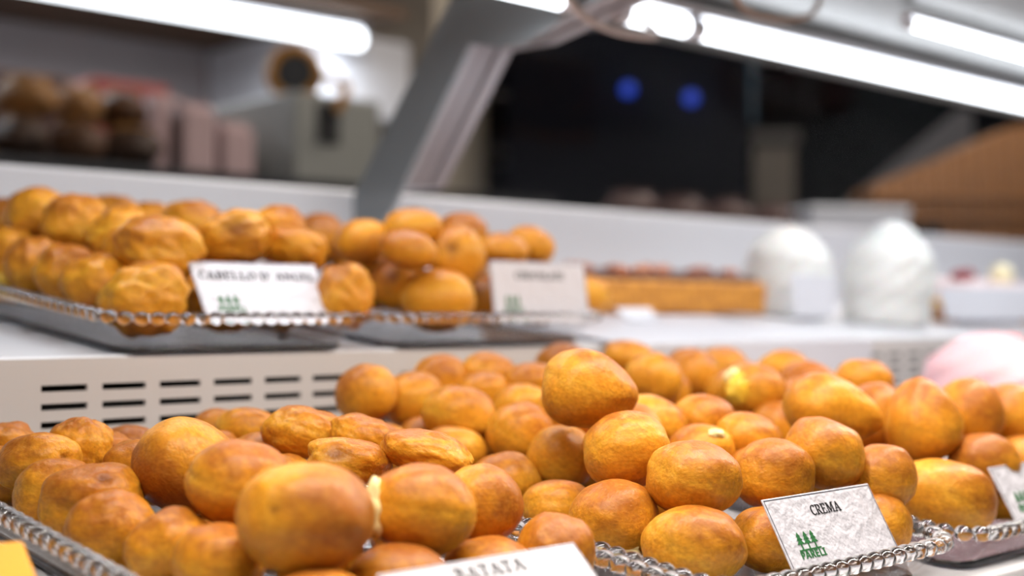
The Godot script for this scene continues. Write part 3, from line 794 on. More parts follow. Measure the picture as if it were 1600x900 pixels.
	var fill := [
		["A", 0.5000, 1.0182, -1.0570, 0.0223, "buried bun behind the big round bun at the front corner of the upper left tray"],
		["A", 0.5240, 1.0356, -1.2010, 0.0236, "buried bun behind the large rounded golden bun on the upper left pile's crest"],
		["A", 0.5960, 1.0175, -1.0450, 0.0230, "buried bun behind the bun behind the angel hair card"],
		["A", 0.5960, 1.0566, -1.0690, 0.0234, "buried bun behind the broad bun with a darker dent"],
		["A", 0.5120, 1.0502, -1.0090, 0.0237, "buried bun behind the dark brown bun at the back of the batata tray"],
		["B", 0.8400, 1.0275, -1.1170, 0.0239, "buried bun behind the small yellow bun low at the left rim of the chocolate tray"],
		["B", 0.7920, 1.0218, -1.0690, 0.0236, "buried bun behind the tall lumpy bun beside the right edge of the angel hair card"],
		["B", 0.8160, 1.0152, -1.0210, 0.0224, "buried bun behind the big golden bun at the front of the chocolate tray"],
		["B", 0.7800, 1.0668, -1.1410, 0.0245, "buried bun behind the dark olive-brown bun at the back between the two upper piles"],
		["B", 0.7920, 1.0598, -1.0930, 0.0229, "buried bun behind the smooth round reddish bun at the left end of the chocolate pile"],
		["B", 0.7800, 1.0749, -1.2130, 0.0246, "buried bun behind the small brown bun at the back"],
		["C", 0.7010, 0.8874, -0.6720, 0.0229, "buried bun behind the round bun under the large egg-shaped bun"],
		["C", 0.5930, 0.8991, -0.7800, 0.0225, "buried bun behind the rough orange bun on the batata pile"],
		["C", 0.6650, 0.8774, -0.5880, 0.0223, "buried bun behind the dark-capped bun with pale cream at its base"],
		["C", 0.7370, 0.8970, -0.7440, 0.0244, "buried bun behind the brown round bun below the left end of the large egg-shaped bun"],
		["C", 0.6410, 0.9003, -0.7920, 0.0223, "buried bun behind the long wrinkled bun glinting along the right crest of the batata pile"],
		["C", 0.6770, 0.9169, -0.6120, 0.0231, "buried bun behind the large wrinkled bun in the middle of the cream pile"],
		["C", 0.7010, 0.9265, -0.6960, 0.0233, "buried bun behind the large egg-shaped bun crowning the cream pile"],
		["D", 0.4620, 0.8915, -0.7080, 0.0229, "buried bun behind the largest nearest round bun at the centre front of the batata pile"],
		["D", 0.4140, 0.8936, -0.7200, 0.0236, "buried bun behind the tall brown bun leaning over the left middle of the batata pile"],
		["D", 0.4740, 0.8793, -0.6000, 0.0228, "buried bun behind the smooth bun right of the nearest one"],
		["D", 0.4020, 0.8828, -0.6120, 0.0250, "buried bun behind the reddish bun low in front"],
		["D", 0.4740, 0.8987, -0.7560, 0.0247, "buried bun behind the pale crinkled bun on top of the batata pile"],
		["D", 0.3900, 0.8749, -0.5640, 0.0224, "buried bun behind the bun below the nearest round bun"],
		["D", 0.4140, 0.8994, -0.7800, 0.0228, "buried bun behind the grainy brown bun with a small reddish pit near its top right"],
		["E", 0.9030, 0.8805, -0.6120, 0.0227, "buried bun behind the rounded bun above the crema card lettering"],
		["E", 0.8790, 0.8751, -0.5520, 0.0240, "buried bun behind the bun standing behind the right edge of the crema card"],
		["E", 0.8550, 0.8814, -0.6000, 0.0250, "buried bun behind the brown-capped bun directly above the left corner of the crema card"],
		["E", 0.8790, 0.9325, -0.7560, 0.0225, "buried bun behind the wrinkled bun just right of the point of the egg-shaped bun"],
		["E", 0.9750, 0.9333, -0.7440, 0.0247, "buried bun behind the bun with yellow custard bursting from its left side"],
		["E", 0.9390, 0.9233, -0.6600, 0.0241, "buried bun behind the bun in the gap below the long smooth bun"],
		["E", 0.9270, 0.9295, -0.7200, 0.0236, "buried bun behind the orange-brown bun in the back half of the cream pile"],
	]
	for k in fill.size():
		var r: Array = fill[k]
		bun(r[5], groups[r[0]], Vector3(r[1], r[2], r[3]), r[4] * 2.0, r[4] * 1.9, 0.0, "r", -0.1, 50.0, 200 + k)

	var core := {"A": "hidden bun inside the angel hair pile, holding up the buns above it", "B": "hidden bun inside the chocolate pile, holding up the buns above it", "C": "hidden bun inside the cream pile, holding up the buns above it", "D": "hidden bun inside the batata pile, holding up the buns above it", "E": "hidden bun inside the right-hand pile, holding up the buns above it"}
	var held := [
		["E", 0.9210, 0.8626, -0.5020, 0.0109],
		["E", 0.9370, 0.8767, -0.5100, 0.0105],
		["D", 0.4856, 0.8636, -0.5481, 0.0119],
		["D", 0.4920, 0.8787, -0.5721, 0.0106],
		["C", 0.6916, 0.8614, -0.5049, 0.0146],
		["C", 0.7156, 0.8623, -0.5209, 0.0137],
		["D", 0.4305, 0.8631, -0.5402, 0.0123],
		["D", 0.4465, 0.8640, -0.5562, 0.0114],
		["C", 0.6177, 0.8631, -0.5170, 0.0149],
		["D", 0.3579, 0.8632, -0.5376, 0.0127],
		["C", 0.7193, 0.8703, -0.5853, 0.0145],
		["C", 0.7193, 0.8832, -0.6093, 0.0132],
		["E", 0.8856, 0.8746, -0.6419, 0.0124],
		["E", 0.8856, 0.8759, -0.6659, 0.0111],
		["C", 0.7326, 0.8925, -0.5494, 0.0196],
		["D", 0.3666, 0.8732, -0.6034, 0.0154],
		["D", 0.4671, 0.8790, -0.6466, 0.0163],
		["D", 0.4751, 0.8943, -0.6706, 0.0150],
		["D", 0.3817, 0.8757, -0.6688, 0.0105],
		["D", 0.3977, 0.8897, -0.6608, 0.0106],
		["C", 0.6582, 0.8795, -0.7013, 0.0107],
		["C", 0.6582, 0.8782, -0.6773, 0.0121],
		["C", 0.6212, 0.8713, -0.5653, 0.0178],
		["E", 0.9990, 0.8690, -0.5271, 0.0197],
		["D", 0.3704, 0.8892, -0.7892, 0.0105],
		["D", 0.3544, 0.8878, -0.7732, 0.0109],
		["D", 0.4920, 0.8926, -0.8200, 0.0105],
		["D", 0.4724, 0.8926, -0.8200, 0.0105],
		["E", 0.9237, 0.8742, -0.5780, 0.0192],
		["E", 0.9477, 0.8945, -0.6020, 0.0178],
		["D", 0.4920, 0.8914, -0.7987, 0.0116],
		["D", 0.4765, 0.9097, -0.8067, 0.0112],
		["E", 0.9211, 0.8714, -0.5368, 0.0210],
		["C", 0.7246, 0.8807, -0.6409, 0.0187],
		["C", 0.6520, 0.8865, -0.7286, 0.0146],
		["C", 0.6360, 0.8883, -0.7606, 0.0128],
		["C", 0.7063, 0.8931, -0.7678, 0.0168],
		["C", 0.6983, 0.8908, -0.7278, 0.0190],
		["C", 0.6655, 0.8955, -0.8200, 0.0133],
		["C", 0.6815, 0.9187, -0.8002, 0.0145],
		["E", 0.8923, 0.8909, -0.6975, 0.0225],
		["C", 0.7085, 0.9000, -0.8069, 0.0193],
		["C", 0.6125, 0.8992, -0.8200, 0.0171],
		["E", 0.9777, 0.8907, -0.6775, 0.0245],
		["E", 0.9336, 0.8975, -0.7727, 0.0207],
		["E", 0.9576, 0.9168, -0.7967, 0.0193],
		["E", 0.9786, 0.8853, -0.6300, 0.0245],
		["E", 0.9990, 0.9143, -0.5980, 0.0245],
		["E", 0.8430, 0.8965, -0.7292, 0.0245],
		["E", 0.9990, 0.9021, -0.7970, 0.0226],
		["E", 0.9990, 0.8963, -0.7275, 0.0245],
		["E", 0.8430, 0.9066, -0.8200, 0.0245],
		["E", 0.8941, 0.9054, -0.8089, 0.0245],
		["B", 0.7461, 1.0064, -1.0172, 0.0131],
		["B", 0.7621, 1.0261, -1.0332, 0.0122],
		["B", 0.7964, 1.0056, -0.9585, 0.0188],
		["A", 0.4760, 1.0219, -1.1623, 0.0117],
		["A", 0.4760, 1.0219, -1.1863, 0.0105],
		["A", 0.5389, 1.0282, -1.0704, 0.0221],
		["B", 0.8663, 1.0169, -1.0087, 0.0245],
		["B", 0.8903, 1.0528, -1.0327, 0.0245],
		["A", 0.4906, 1.0404, -1.2300, 0.0241],
		["A", 0.5246, 1.0503, -1.1540, 0.0245],
		["A", 0.6052, 1.0612, -1.1429, 0.0245],
		["A", 0.6220, 1.0365, -1.1917, 0.0245],
		["A", 0.5997, 1.0556, -1.2300, 0.0245],
	]
	for k in held.size():
		var r: Array = held[k]
		bun(core[r[0]], groups[r[0]] + ", hidden", Vector3(r[1], r[2], r[3]), r[4] * 2.0, r[4] * 1.9, 0.0, "r", 0.0, 44.0, 400 + k)

# ---------------------------------------------------------------- cards
func lettering(text: String, height: float, font: String, bold: bool, m: Material, parent: Node, at: Vector3, squeeze := 1.0, called := "lettering"):
	var f := SystemFont.new()
	f.font_names = PackedStringArray([font])
	f.font_weight = 700 if bold else 400
	var t := TextMesh.new()
	t.font = f
	t.text = text
	t.font_size = 64
	t.pixel_size = height / 46.0
	t.depth = 0.0003
	t.curve_step = 1.0
	var o := part(called, t, m, parent, at)
	o.scale = Vector3(squeeze, 1, 1)
	return o

func tree_logo(parent: Node, at: Vector3, s: float):
	var st := SurfaceTool.new()
	st.begin(Mesh.PRIMITIVE_TRIANGLES)
	for k in 3:
		var cx := (k - 1) * 0.0085 * s
		for q in [[0.0042, 0.0040, 0.0082], [0.0034, 0.0070, 0.0108], [0.0024, 0.0098, 0.0132]]:
			var pr := PrismMesh.new()
			pr.size = Vector3(q[0] * 2.0 * s, (q[2] - q[1]) * s, 0.0003)
			st.append_from(pr, 0, Transform3D(Basis(), Vector3(cx, (q[1] + q[2]) / 2 * s, 0)))
		add_box(st, Vector3(cx - 0.0007 * s, -0.0005 * s, -0.00015), Vector3(cx + 0.0007 * s, 0.0042 * s, 0.00015))
	add_box(st, Vector3(-0.0135 * s, -0.0012 * s, -0.00015), Vector3(0.0135 * s, -0.0002 * s, 0.00015))
	var o := part("tree_logo", st.commit(), M.green, parent, at)
	o.set_meta("label", "three green trees over green lettering")
	lettering("PARELI", 0.0058 * s, "Droid Sans", true, M.green, o, Vector3(0.001 * s, -0.0046 * s, 0), 1.15, "logo_lettering")

func card(text: String, bottom: Vector3, top: Vector3, w: float, tall: float, label: String, lsize: float, lx: float, yaw := 0.0):
	# bottom, top: the middle of the lower edge and a point straight up the card from it
	var up := (top - bottom).normalized()
	var x := Vector3.RIGHT.rotated(up, deg_to_rad(yaw))
	var t := thing("price_card", label, "card", bottom, "name cards leaning on the buns")
	t.basis = Basis(x, up, x.cross(up))
	part("card_face", rbox(Vector3(w, tall, 0.0012), 0.0005), M.card, t, Vector3(0, tall / 2, 0))
	var z := 0.0008
	for s in [-1, 1]:
		part("border_line", box(Vector3(0.0006, tall - 0.002, 0.0002)), M.edge, t, Vector3(s * (w / 2 - 0.0012), tall / 2, z - 0.00018))
		part("border_line", box(Vector3(w - 0.002, 0.0006, 0.0002)), M.edge, t, Vector3(0, tall / 2 + s * (tall / 2 - 0.0012), z - 0.00018))
	if text != "":
		lettering(text, lsize, "Droid Serif", text != "CREMA", M.ink, t, Vector3(lx, tall * (0.82 if text == "BATATA" else 0.76), z), 1.0)
	tree_logo(t, Vector3(-w / 2 + 0.024, 0.0135, z), 0.78)

func cards():
	card("CABELLO D' ANGEL", Vector3(0.577, 0.9945, -0.899), Vector3(0.577, 1.0407, -0.930), 0.118, 0.0556, "white name card reading CABELLO D' ANGEL with a green tree logo", 0.0078, 0.0)
	card("CHOCOLATE", Vector3(0.875, 0.9935, -0.901), Vector3(0.875, 1.0485, -0.909), 0.124, 0.0556, "white name card reading CHOCOLATE, standing before the chocolate buns", 0.0072, 0.0)
	card("CREMA", Vector3(0.6815, 0.853, -0.4435), Vector3(0.6815, 0.893, -0.4665), 0.110, 0.0462, "glossy white name card reading CREMA, leaning at the front of the cream buns", 0.0062, 0.0)
	card("BATATA", Vector3(0.421, 0.856, -0.444), Vector3(0.421, 0.8842, -0.476), 0.1237, 0.0427, "white name card reading BATATA at the bottom of the view, nearest card", 0.0075, 0.0)
	card("", Vector3(0.943, 0.853, -0.4435), Vector3(0.943, 0.891, -0.465), 0.110, 0.0437, "white card with only its green logo in view, at the right edge", 0.0075, 0.0)
	var y := thing("yellow_card", "bright yellow card lying at the lower left corner, in front of the batata tray", "card", Vector3(0.215, 0.8715, -0.575))
	y.rotation_degrees = Vector3(25, -10, 0)
	part("card_face", rbox(Vector3(0.07, 0.006, 0.10), 0.0028), mat(Color(0.90, 0.60, 0.01), 0.45), y)
	part("card_stand", rbox(Vector3(0.05, 0.02, 0.02), 0.004), mat(Color(0.90, 0.90, 0.88), 0.5), y, Vector3(0, -0.0115, 0.0))

# ---------------------------------------------------------------- pastries further along the case
func tilted(o: Node3D):
	o.rotation = Vector3(deg_to_rad(TILT), 0, 0)

func crusty(lo: Color, hi: Color, sd: int) -> StandardMaterial3D:
	var m := mat(Color(1, 1, 1), 0.6)
	m.albedo_texture = noise_tex(0.02, lo, hi, sd, 5)
	m.uv1_triplanar = true
	m.uv1_world_triplanar = true
	m.uv1_scale = Vector3(9, 9, 9)
	m.heightmap_enabled = true
	m.heightmap_texture = noise_tex(0.05, Color.BLACK, Color.WHITE, sd + 1, 4)
	m.heightmap_scale = 0.2
	return m

func swirl(w: float, h: float) -> ArrayMesh:
	var pr := []
	for k in 40:
		var s := k / 39.0
		var r := w / 2 * (0.92 + 0.08 * sin(s * 3.0)) if s < 0.45 else w / 2 * pow(maxf(0.0, 1.0 - pow((s - 0.45) / 0.55, 2.0)), 0.55)
		r *= 1.0 + 0.02 * sin(s * 20.0)
		pr.append(Vector2(maxf(r, 0.0005), h * s))
	pr.insert(0, Vector2(0.001, 0.0))
	return lathe(pr, 48, 0.025, 9)

func far_pastries():
	var paper := mat(Color(0.76, 0.76, 0.79), 0.5)
	var o := thing("display_board", "white board with a front lip under the long tart, right of the chocolate tray", "board", Vector3(1.1625, deck_y(1.07, 1) + 0.0035, -1.07))
	tilted(o)
	part("board_top", rbox(Vector3(0.41, 0.004, 0.40), 0.0015), paper, o)
	part("front_lip", rbox(Vector3(0.41, 0.046, 0.004), 0.0015), paper, o, Vector3(0, -0.021, 0.2125))
	o = thing("long_tart", "long golden tart with a dark fruit top, right of the chocolate card", "tart", Vector3(1.285, deck_y(1.16, 1) + 0.007, -1.16))
	tilted(o)
	var crust := crusty(Color(0.62, 0.38, 0.10), Color(0.90, 0.62, 0.22), 51)
	part("crust", rbox(Vector3(0.41, 0.042, 0.12), 0.006), crust, o, Vector3(0, 0.021, 0))
	part("fruit_top", rbox(Vector3(0.39, 0.010, 0.10), 0.004), mat(Color(0.30, 0.14, 0.10), 0.35), o, Vector3(0, 0.045, 0))
	var rng := RandomNumberGenerator.new()
	rng.seed = 77
	for k in 14:
		part("fruit_piece", blob(Vector3(0.012, 0.007, 0.012), 30 + k), mat(Color(0.42, 0.16, 0.10).lerp(Color(0.75, 0.45, 0.25), rng.randf()), 0.3), o, Vector3(-0.18 + 0.0275 * k, 0.051, rng.randf_range(-0.035, 0.04)))
	o = thing("price_tag", "white upright tag at the right end of the long tart", "tag", Vector3(1.525, deck_y(1.045, 1) + 0.0095, -1.045))
	part("tag_face", rbox(Vector3(0.062, 0.058, 0.0015), 0.0006), paper, o, Vector3(0, 0.029, 0))
	o.rotation_degrees = Vector3(-12, -30, 0)
	part("tag_foot", rbox(Vector3(0.05, 0.003, 0.02), 0.001), paper, o, Vector3(0, 0.003, -0.010))
	o = thing("price_tag", "small white tag lying before the left end of the long tart", "tag", Vector3(1.175, deck_y(1.045, 1) + 0.0085, -1.045))
	o.rotation_degrees = Vector3(-50, 0, 0)
	part("tag_face", rbox(Vector3(0.06, 0.022, 0.0015), 0.0006), paper, o, Vector3(0, 0.008, 0))
	part("tag_foot", rbox(Vector3(0.05, 0.003, 0.012), 0.001), paper, o, Vector3(0, -0.003, -0.004))
	var mer := mat(Color(0.86, 0.86, 0.85), 0.6)
	mer.subsurf_scatter_enabled = true
	mer.subsurf_scatter_strength = 0.15
	o = thing("meringue", "big rounded white meringue nearer the tart, left of the peaked one", "meringue", Vector3(1.594, deck_y(1.145, 1) - 0.004, -1.145), "white meringues on the upper deck")
	tilted(o)
	part("meringue_body", swirl(0.125, 0.125), mer, o, Vector3(0, 0.0065, 0))
	part("paper_case", lathe([Vector2(0.001, 0.0), Vector2(0.048, 0.0), Vector2(0.058, 0.018), Vector2(0.057, 0.018), Vector2(0.047, 0.001), Vector2(0.001, 0.001)], 40, 0.03, 20), paper, o, Vector3(0, 0.0045, 0))
	o = thing("meringue", "tall white meringue with a soft peak, right of the round white one", "meringue", Vector3(1.690, deck_y(1.04, 1) - 0.004, -1.04), "white meringues on the upper deck")
	tilted(o)
	part("meringue_body", swirl(0.128, 0.138), mer, o, Vector3(0, 0.0065, 0))
	part("meringue_tip", lathe([Vector2(0.034, -0.006), Vector2(0.028, 0.002), Vector2(0.016, 0.008), Vector2(0.0005, 0.012)], 20), mer, o, Vector3(0.0, 0.139, 0))
	part("paper_case", lathe([Vector2(0.001, 0.0), Vector2(0.049, 0.0), Vector2(0.059, 0.018), Vector2(0.058, 0.018), Vector2(0.048, 0.001), Vector2(0.001, 0.001)], 40, 0.03, 20), paper, o, Vector3(0, 0.0045, 0))
	o = thing("meringue", "large pale pink meringue on the lower deck, behind the right-hand pile", "meringue", Vector3(1.315, deck_y(0.69, 0) - 0.004, -0.69))
	tilted(o)
	var pink := mat(Color(0.84, 0.68, 0.71), 0.6)
	pink.subsurf_scatter_enabled = true
	pink.subsurf_scatter_strength = 0.15
	part("meringue_body", swirl(0.150, 0.122), pink, o, Vector3(0, 0.0065, 0))
	part("sugar_spot", blob(Vector3(0.011, 0.004, 0.011), 91), mat(Color(0.85, 0.25, 0.28), 0.4), o, Vector3(0.018, 0.1235, 0.005))
	part("paper_case", lathe([Vector2(0.001, 0.0), Vector2(0.058, 0.0), Vector2(0.070, 0.018), Vector2(0.069, 0.018), Vector2(0.057, 0.001), Vector2(0.001, 0.001)], 40, 0.03, 20), paper, o, Vector3(0, 0.0045, 0))
	o = thing("layer_cake", "pale layer cake with berries on top, behind the white tag at the right", "cake", Vector3(1.965, deck_y(1.06, 1) + 0.001, -1.06))
	tilted(o)
	part("sponge", rbox(Vector3(0.22, 0.026, 0.11), 0.003), crusty(Color(0.52, 0.30, 0.12), Color(0.72, 0.48, 0.22), 61), o, Vector3(0, 0.013, 0))
	part("custard_layer", rbox(Vector3(0.222, 0.010, 0.112), 0.004), mat(Color(0.88, 0.70, 0.32), 0.5), o, Vector3(0, 0.030, 0))
	part("cream_layer", rbox(Vector3(0.22, 0.030, 0.11), 0.006), mat(Color(0.93, 0.84, 0.84), 0.5), o, Vector3(0, 0.049, 0))
	for k in 3:
		part("berry", blob(Vector3(0.013, 0.009, 0.012), 70 + k), mat(Color(0.55, 0.08, 0.14), 0.3), o, Vector3(-0.06 + 0.035 * k, 0.071, 0.01 - 0.012 * k))
	part("cream_rosette", swirl(0.036, 0.032), mat(Color(0.95, 0.90, 0.74), 0.5), o, Vector3(0.055, 0.062, 0.02))
	o = thing("price_tag", "broad white tag leaning before the layer cake at the right edge", "tag", Vector3(1.83, deck_y(0.95, 1) + 0.016, -0.95))
	o.rotation_degrees = Vector3(-25, -38, 0)
	part("tag_face", rbox(Vector3(0.14, 0.052, 0.0015), 0.0006), paper, o, Vector3(0, 0.026, 0))
	part("tag_foot", rbox(Vector3(0.10, 0.003, 0.02), 0.001), paper, o, Vector3(0, 0.003, -0.010))
	o = thing("pastry_slice", "rust-brown pastry just right of the layer cake, cut by the frame", "pastry", Vector3(2.15, deck_y(1.05, 1) + 0.001, -1.05))
	tilted(o)
	part("pastry_body", rbox(Vector3(0.10, 0.05, 0.10), 0.014), crusty(Color(0.45, 0.20, 0.08), Color(0.72, 0.36, 0.16), 66), o, Vector3(0, 0.025, 0))
	part("glaze", rbox(Vector3(0.085, 0.006, 0.085), 0.003), mat(Color(0.55, 0.18, 0.10), 0.25), o, Vector3(0, 0.0515, 0))

# ---------------------------------------------------------------- the bakery behind, left
func loaf(w: float, h: float, d: float, sd: int, m: Material, label: String, group: String, at: Vector3, turn: float, slash: Material = null):
	var t := thing("bread_loaf", label, "bread", at, group)
	t.rotation_degrees = Vector3(0, turn, 0)
	part("crust", blob(Vector3(w / 2, h / 2, d / 2) * 0.92, sd, 0.1), m, t, Vector3(0, h * 0.5, 0))
	for k in 2:
		part("score", blob(Vector3(w * 0.05, h * 0.06, d * 0.30), sd + 5), slash if slash else M.scored, t, Vector3((k - 0.5) * w * 0.36, h * 0.94, 0))

func bakery():
	var wood := crusty(Color(0.34, 0.24, 0.16), Color(0.48, 0.36, 0.25), 81)
	var grey := mat(Color(0.42, 0.42, 0.41), 0.5)
	M.scored = mat(Color(0.72, 0.52, 0.28), 0.7)
	var o := thing("wall_shelf", "brown wooden shelf on the bakery wall above the thick tube lamp", "shelf", Vector3(0.82, 1.796, -3.15))
	part("board", rbox(Vector3(2.76, 0.028, 0.72), 0.004), wood, o)
	for s in [-1.1, -0.3]:
		part("bracket", rbox(Vector3(0.02, 0.10, 0.30), 0.004), grey, o, Vector3(s, -0.066, 0.20))
	o = thing("wall_cabinet", "white wall cabinet under the right end of the wooden shelf", "cabinet", Vector3(2.20, 1.655, -3.26))
	part("cabinet_body", rbox(Vector3(0.36, 0.24, 0.50), 0.004), M.white, o)
	part("cabinet_door", rbox(Vector3(0.35, 0.22, 0.016), 0.004), M.white, o, Vector3(0, 0, 0.259))
	struct("wall_pier", box(Vector3(0.20, 3.0, 0.60)), mat(Color(0.66, 0.62, 0.56), 0.8), Vector3(2.50, 1.5, -3.22))
	o = thing("work_counter", "bakery work counter with a dark navy edge behind the case", "counter", Vector3(1.15, 0, -2.60))
	part("counter_body", box(Vector3(2.1, 1.236, 0.62)), mat(Color(0.55, 0.54, 0.53), 0.6), o, Vector3(0, 0.618, 0))
	part("counter_top", rbox(Vector3(2.16, 0.034, 0.70), 0.004), mat(Color(0.035, 0.04, 0.075), 0.5), o, Vector3(0, 1.2535, 0))
	o = thing("grey_machine", "boxy grey bread machine with a dark opening, on the work counter", "machine", Vector3(1.635, 1.271, -2.49))
	part("housing", rbox(Vector3(0.22, 0.185, 0.38), 0.008), mat(Color(0.50, 0.50, 0.48), 0.5), o, Vector3(0, 0.0945, 0))
	part("opening", rbox(Vector3(0.055, 0.085, 0.006), 0.002), mat(Color(0.05, 0.04, 0.035), 0.6), o, Vector3(-0.028, 0.125, 0.191))
	part("side_vent", rbox(Vector3(0.006, 0.06, 0.03), 0.002), mat(Color(0.12, 0.12, 0.12), 0.6), o, Vector3(-0.111, 0.11, -0.12))
	var roll := thing("tape_roll", "big roll of yellow tape with a black core on the grey machine", "tape", Vector3(1.63, 1.525, -2.46))
	roll.rotation_degrees = Vector3(0, -35, 0)
	var tor := TorusMesh.new()
	tor.inner_radius = 0.038
	tor.outer_radius = 0.064
	tor.rings = 40
	tor.ring_segments = 12
	var ring := part("tape", tor, mat(Color(0.62, 0.42, 0.06), 0.4), roll)
	ring.rotation_degrees = Vector3(90, 0, 0)
	var cy := CylinderMesh.new()
	cy.top_radius = 0.04
	cy.bottom_radius = 0.04
	cy.height = 0.03
	var core := part("core", cy, mat(Color(0.02, 0.025, 0.05), 0.5), roll)
	core.rotation_degrees = Vector3(90, 0, 0)
	part("tape_end", tube(spline([Vector3(0.058, 0.0, 0.0), Vector3(0.085, -0.03, 0.08), Vector3(0.11, -0.055, 0.165), Vector3(0.09, -0.11, 0.185)]), 0.010), mat(Color(0.62, 0.42, 0.06), 0.4), roll)
	var crusts := [crusty(Color(0.22, 0.13, 0.07), Color(0.42, 0.27, 0.13), 91), crusty(Color(0.48, 0.33, 0.17), Color(0.66, 0.48, 0.27), 94), crusty(Color(0.16, 0.10, 0.06), Color(0.30, 0.19, 0.10), 97)]
	var spots := [[0.88, 0.0, 2.37, 1, "tan loaf at the far left of the bakery counter"], [0.985, 0.0, 2.37, 2, "dark loaf second from the left on the counter's front row"], [1.09, 0.0, 2.37, 0, "brown loaf third along the counter's front row"], [1.195, 0.0, 2.365, 2, "dark loaf beside the pink paper bags"], [0.92, 0.0, 2.52, 0, "brown loaf at the counter's back left"], [1.05, 0.0, 2.54, 1, "pale loaf in the counter's back row"], [1.17, 0.0, 2.55, 2, "dark loaf in the counter's back row"], [1.02, 0.085, 2.43, 1, "tan loaf on top at the left of the bread pile"], [1.13, 0.085, 2.45, 1, "tan loaf on top in the middle of the bread pile"], [1.23, 0.085, 2.47, 0, "brown loaf on top at the right of the bread pile"]]
	for k in spots.size():
		var s: Array = spots[k]
		loaf(0.105, 0.088, 0.15, 300 + k * 3, crusts[s[3]], s[4], "loaves on the bakery counter", Vector3(s[0], 1.271 + s[1], -s[2]), -20.0 + 13.0 * (k % 4))
	loaf(0.11, 0.10, 0.12, 351, crusts[1], "single tan roll between the paper bags and the grey machine", "", Vector3(1.455, 1.271, -2.50), 10)
	var bagm := mat(Color(0.66, 0.56, 0.56), 0.7)
	var bags := [[1.315, 2.345, 0.13, "pinkish paper bag at the front of the counter, beside the loaves"], [1.402, 2.345, 0.10, "low pinkish paper bag nearest the tan roll"], [1.345, 2.52, 0.17, "taller pinkish paper bag behind the other two"]]
	for b in bags:
		var t := thing("paper_bag", b[3], "bag", Vector3(b[0], 1.271, -b[1]), "paper bags on the bakery counter")
		part("bag_body", rbox(Vector3(0.075, b[2], 0.07), 0.012), bagm, t, Vector3(0, b[2] / 2, 0))
		part("folded_top", rbox(Vector3(0.07, 0.016, 0.03), 0.005), bagm, t, Vector3(0, b[2] + 0.004, 0))
	o = thing("red_box", "dull red cardboard box standing behind the paper bags", "box", Vector3(1.33, 1.271, -2.68))
	part("box_body", rbox(Vector3(0.17, 0.20, 0.10), 0.004), mat(Color(0.60, 0.24, 0.21), 0.6), o, Vector3(0, 0.10, 0))
	part("box_lid", rbox(Vector3(0.175, 0.022, 0.105), 0.004), mat(Color(0.66, 0.30, 0.26), 0.6), o, Vector3(0, 0.212, 0))
	o = thing("brown_box", "brown cardboard box standing behind the bread pile", "box", Vector3(1.12, 1.271, -2.72))
	part("box_body", rbox(Vector3(0.17, 0.20, 0.10), 0.004), mat(Color(0.30, 0.19, 0.16), 0.6), o, Vector3(0, 0.10, 0))
	part("box_lid", rbox(Vector3(0.175, 0.022, 0.105), 0.004), mat(Color(0.36, 0.24, 0.20), 0.6), o, Vector3(0, 0.212, 0))

# ---------------------------------------------------------------- the dark shop beyond the leaning panes, right
func facing(o: Node3D):
	o.rotation_degrees = Vector3(0, CAM_YAW, 0)

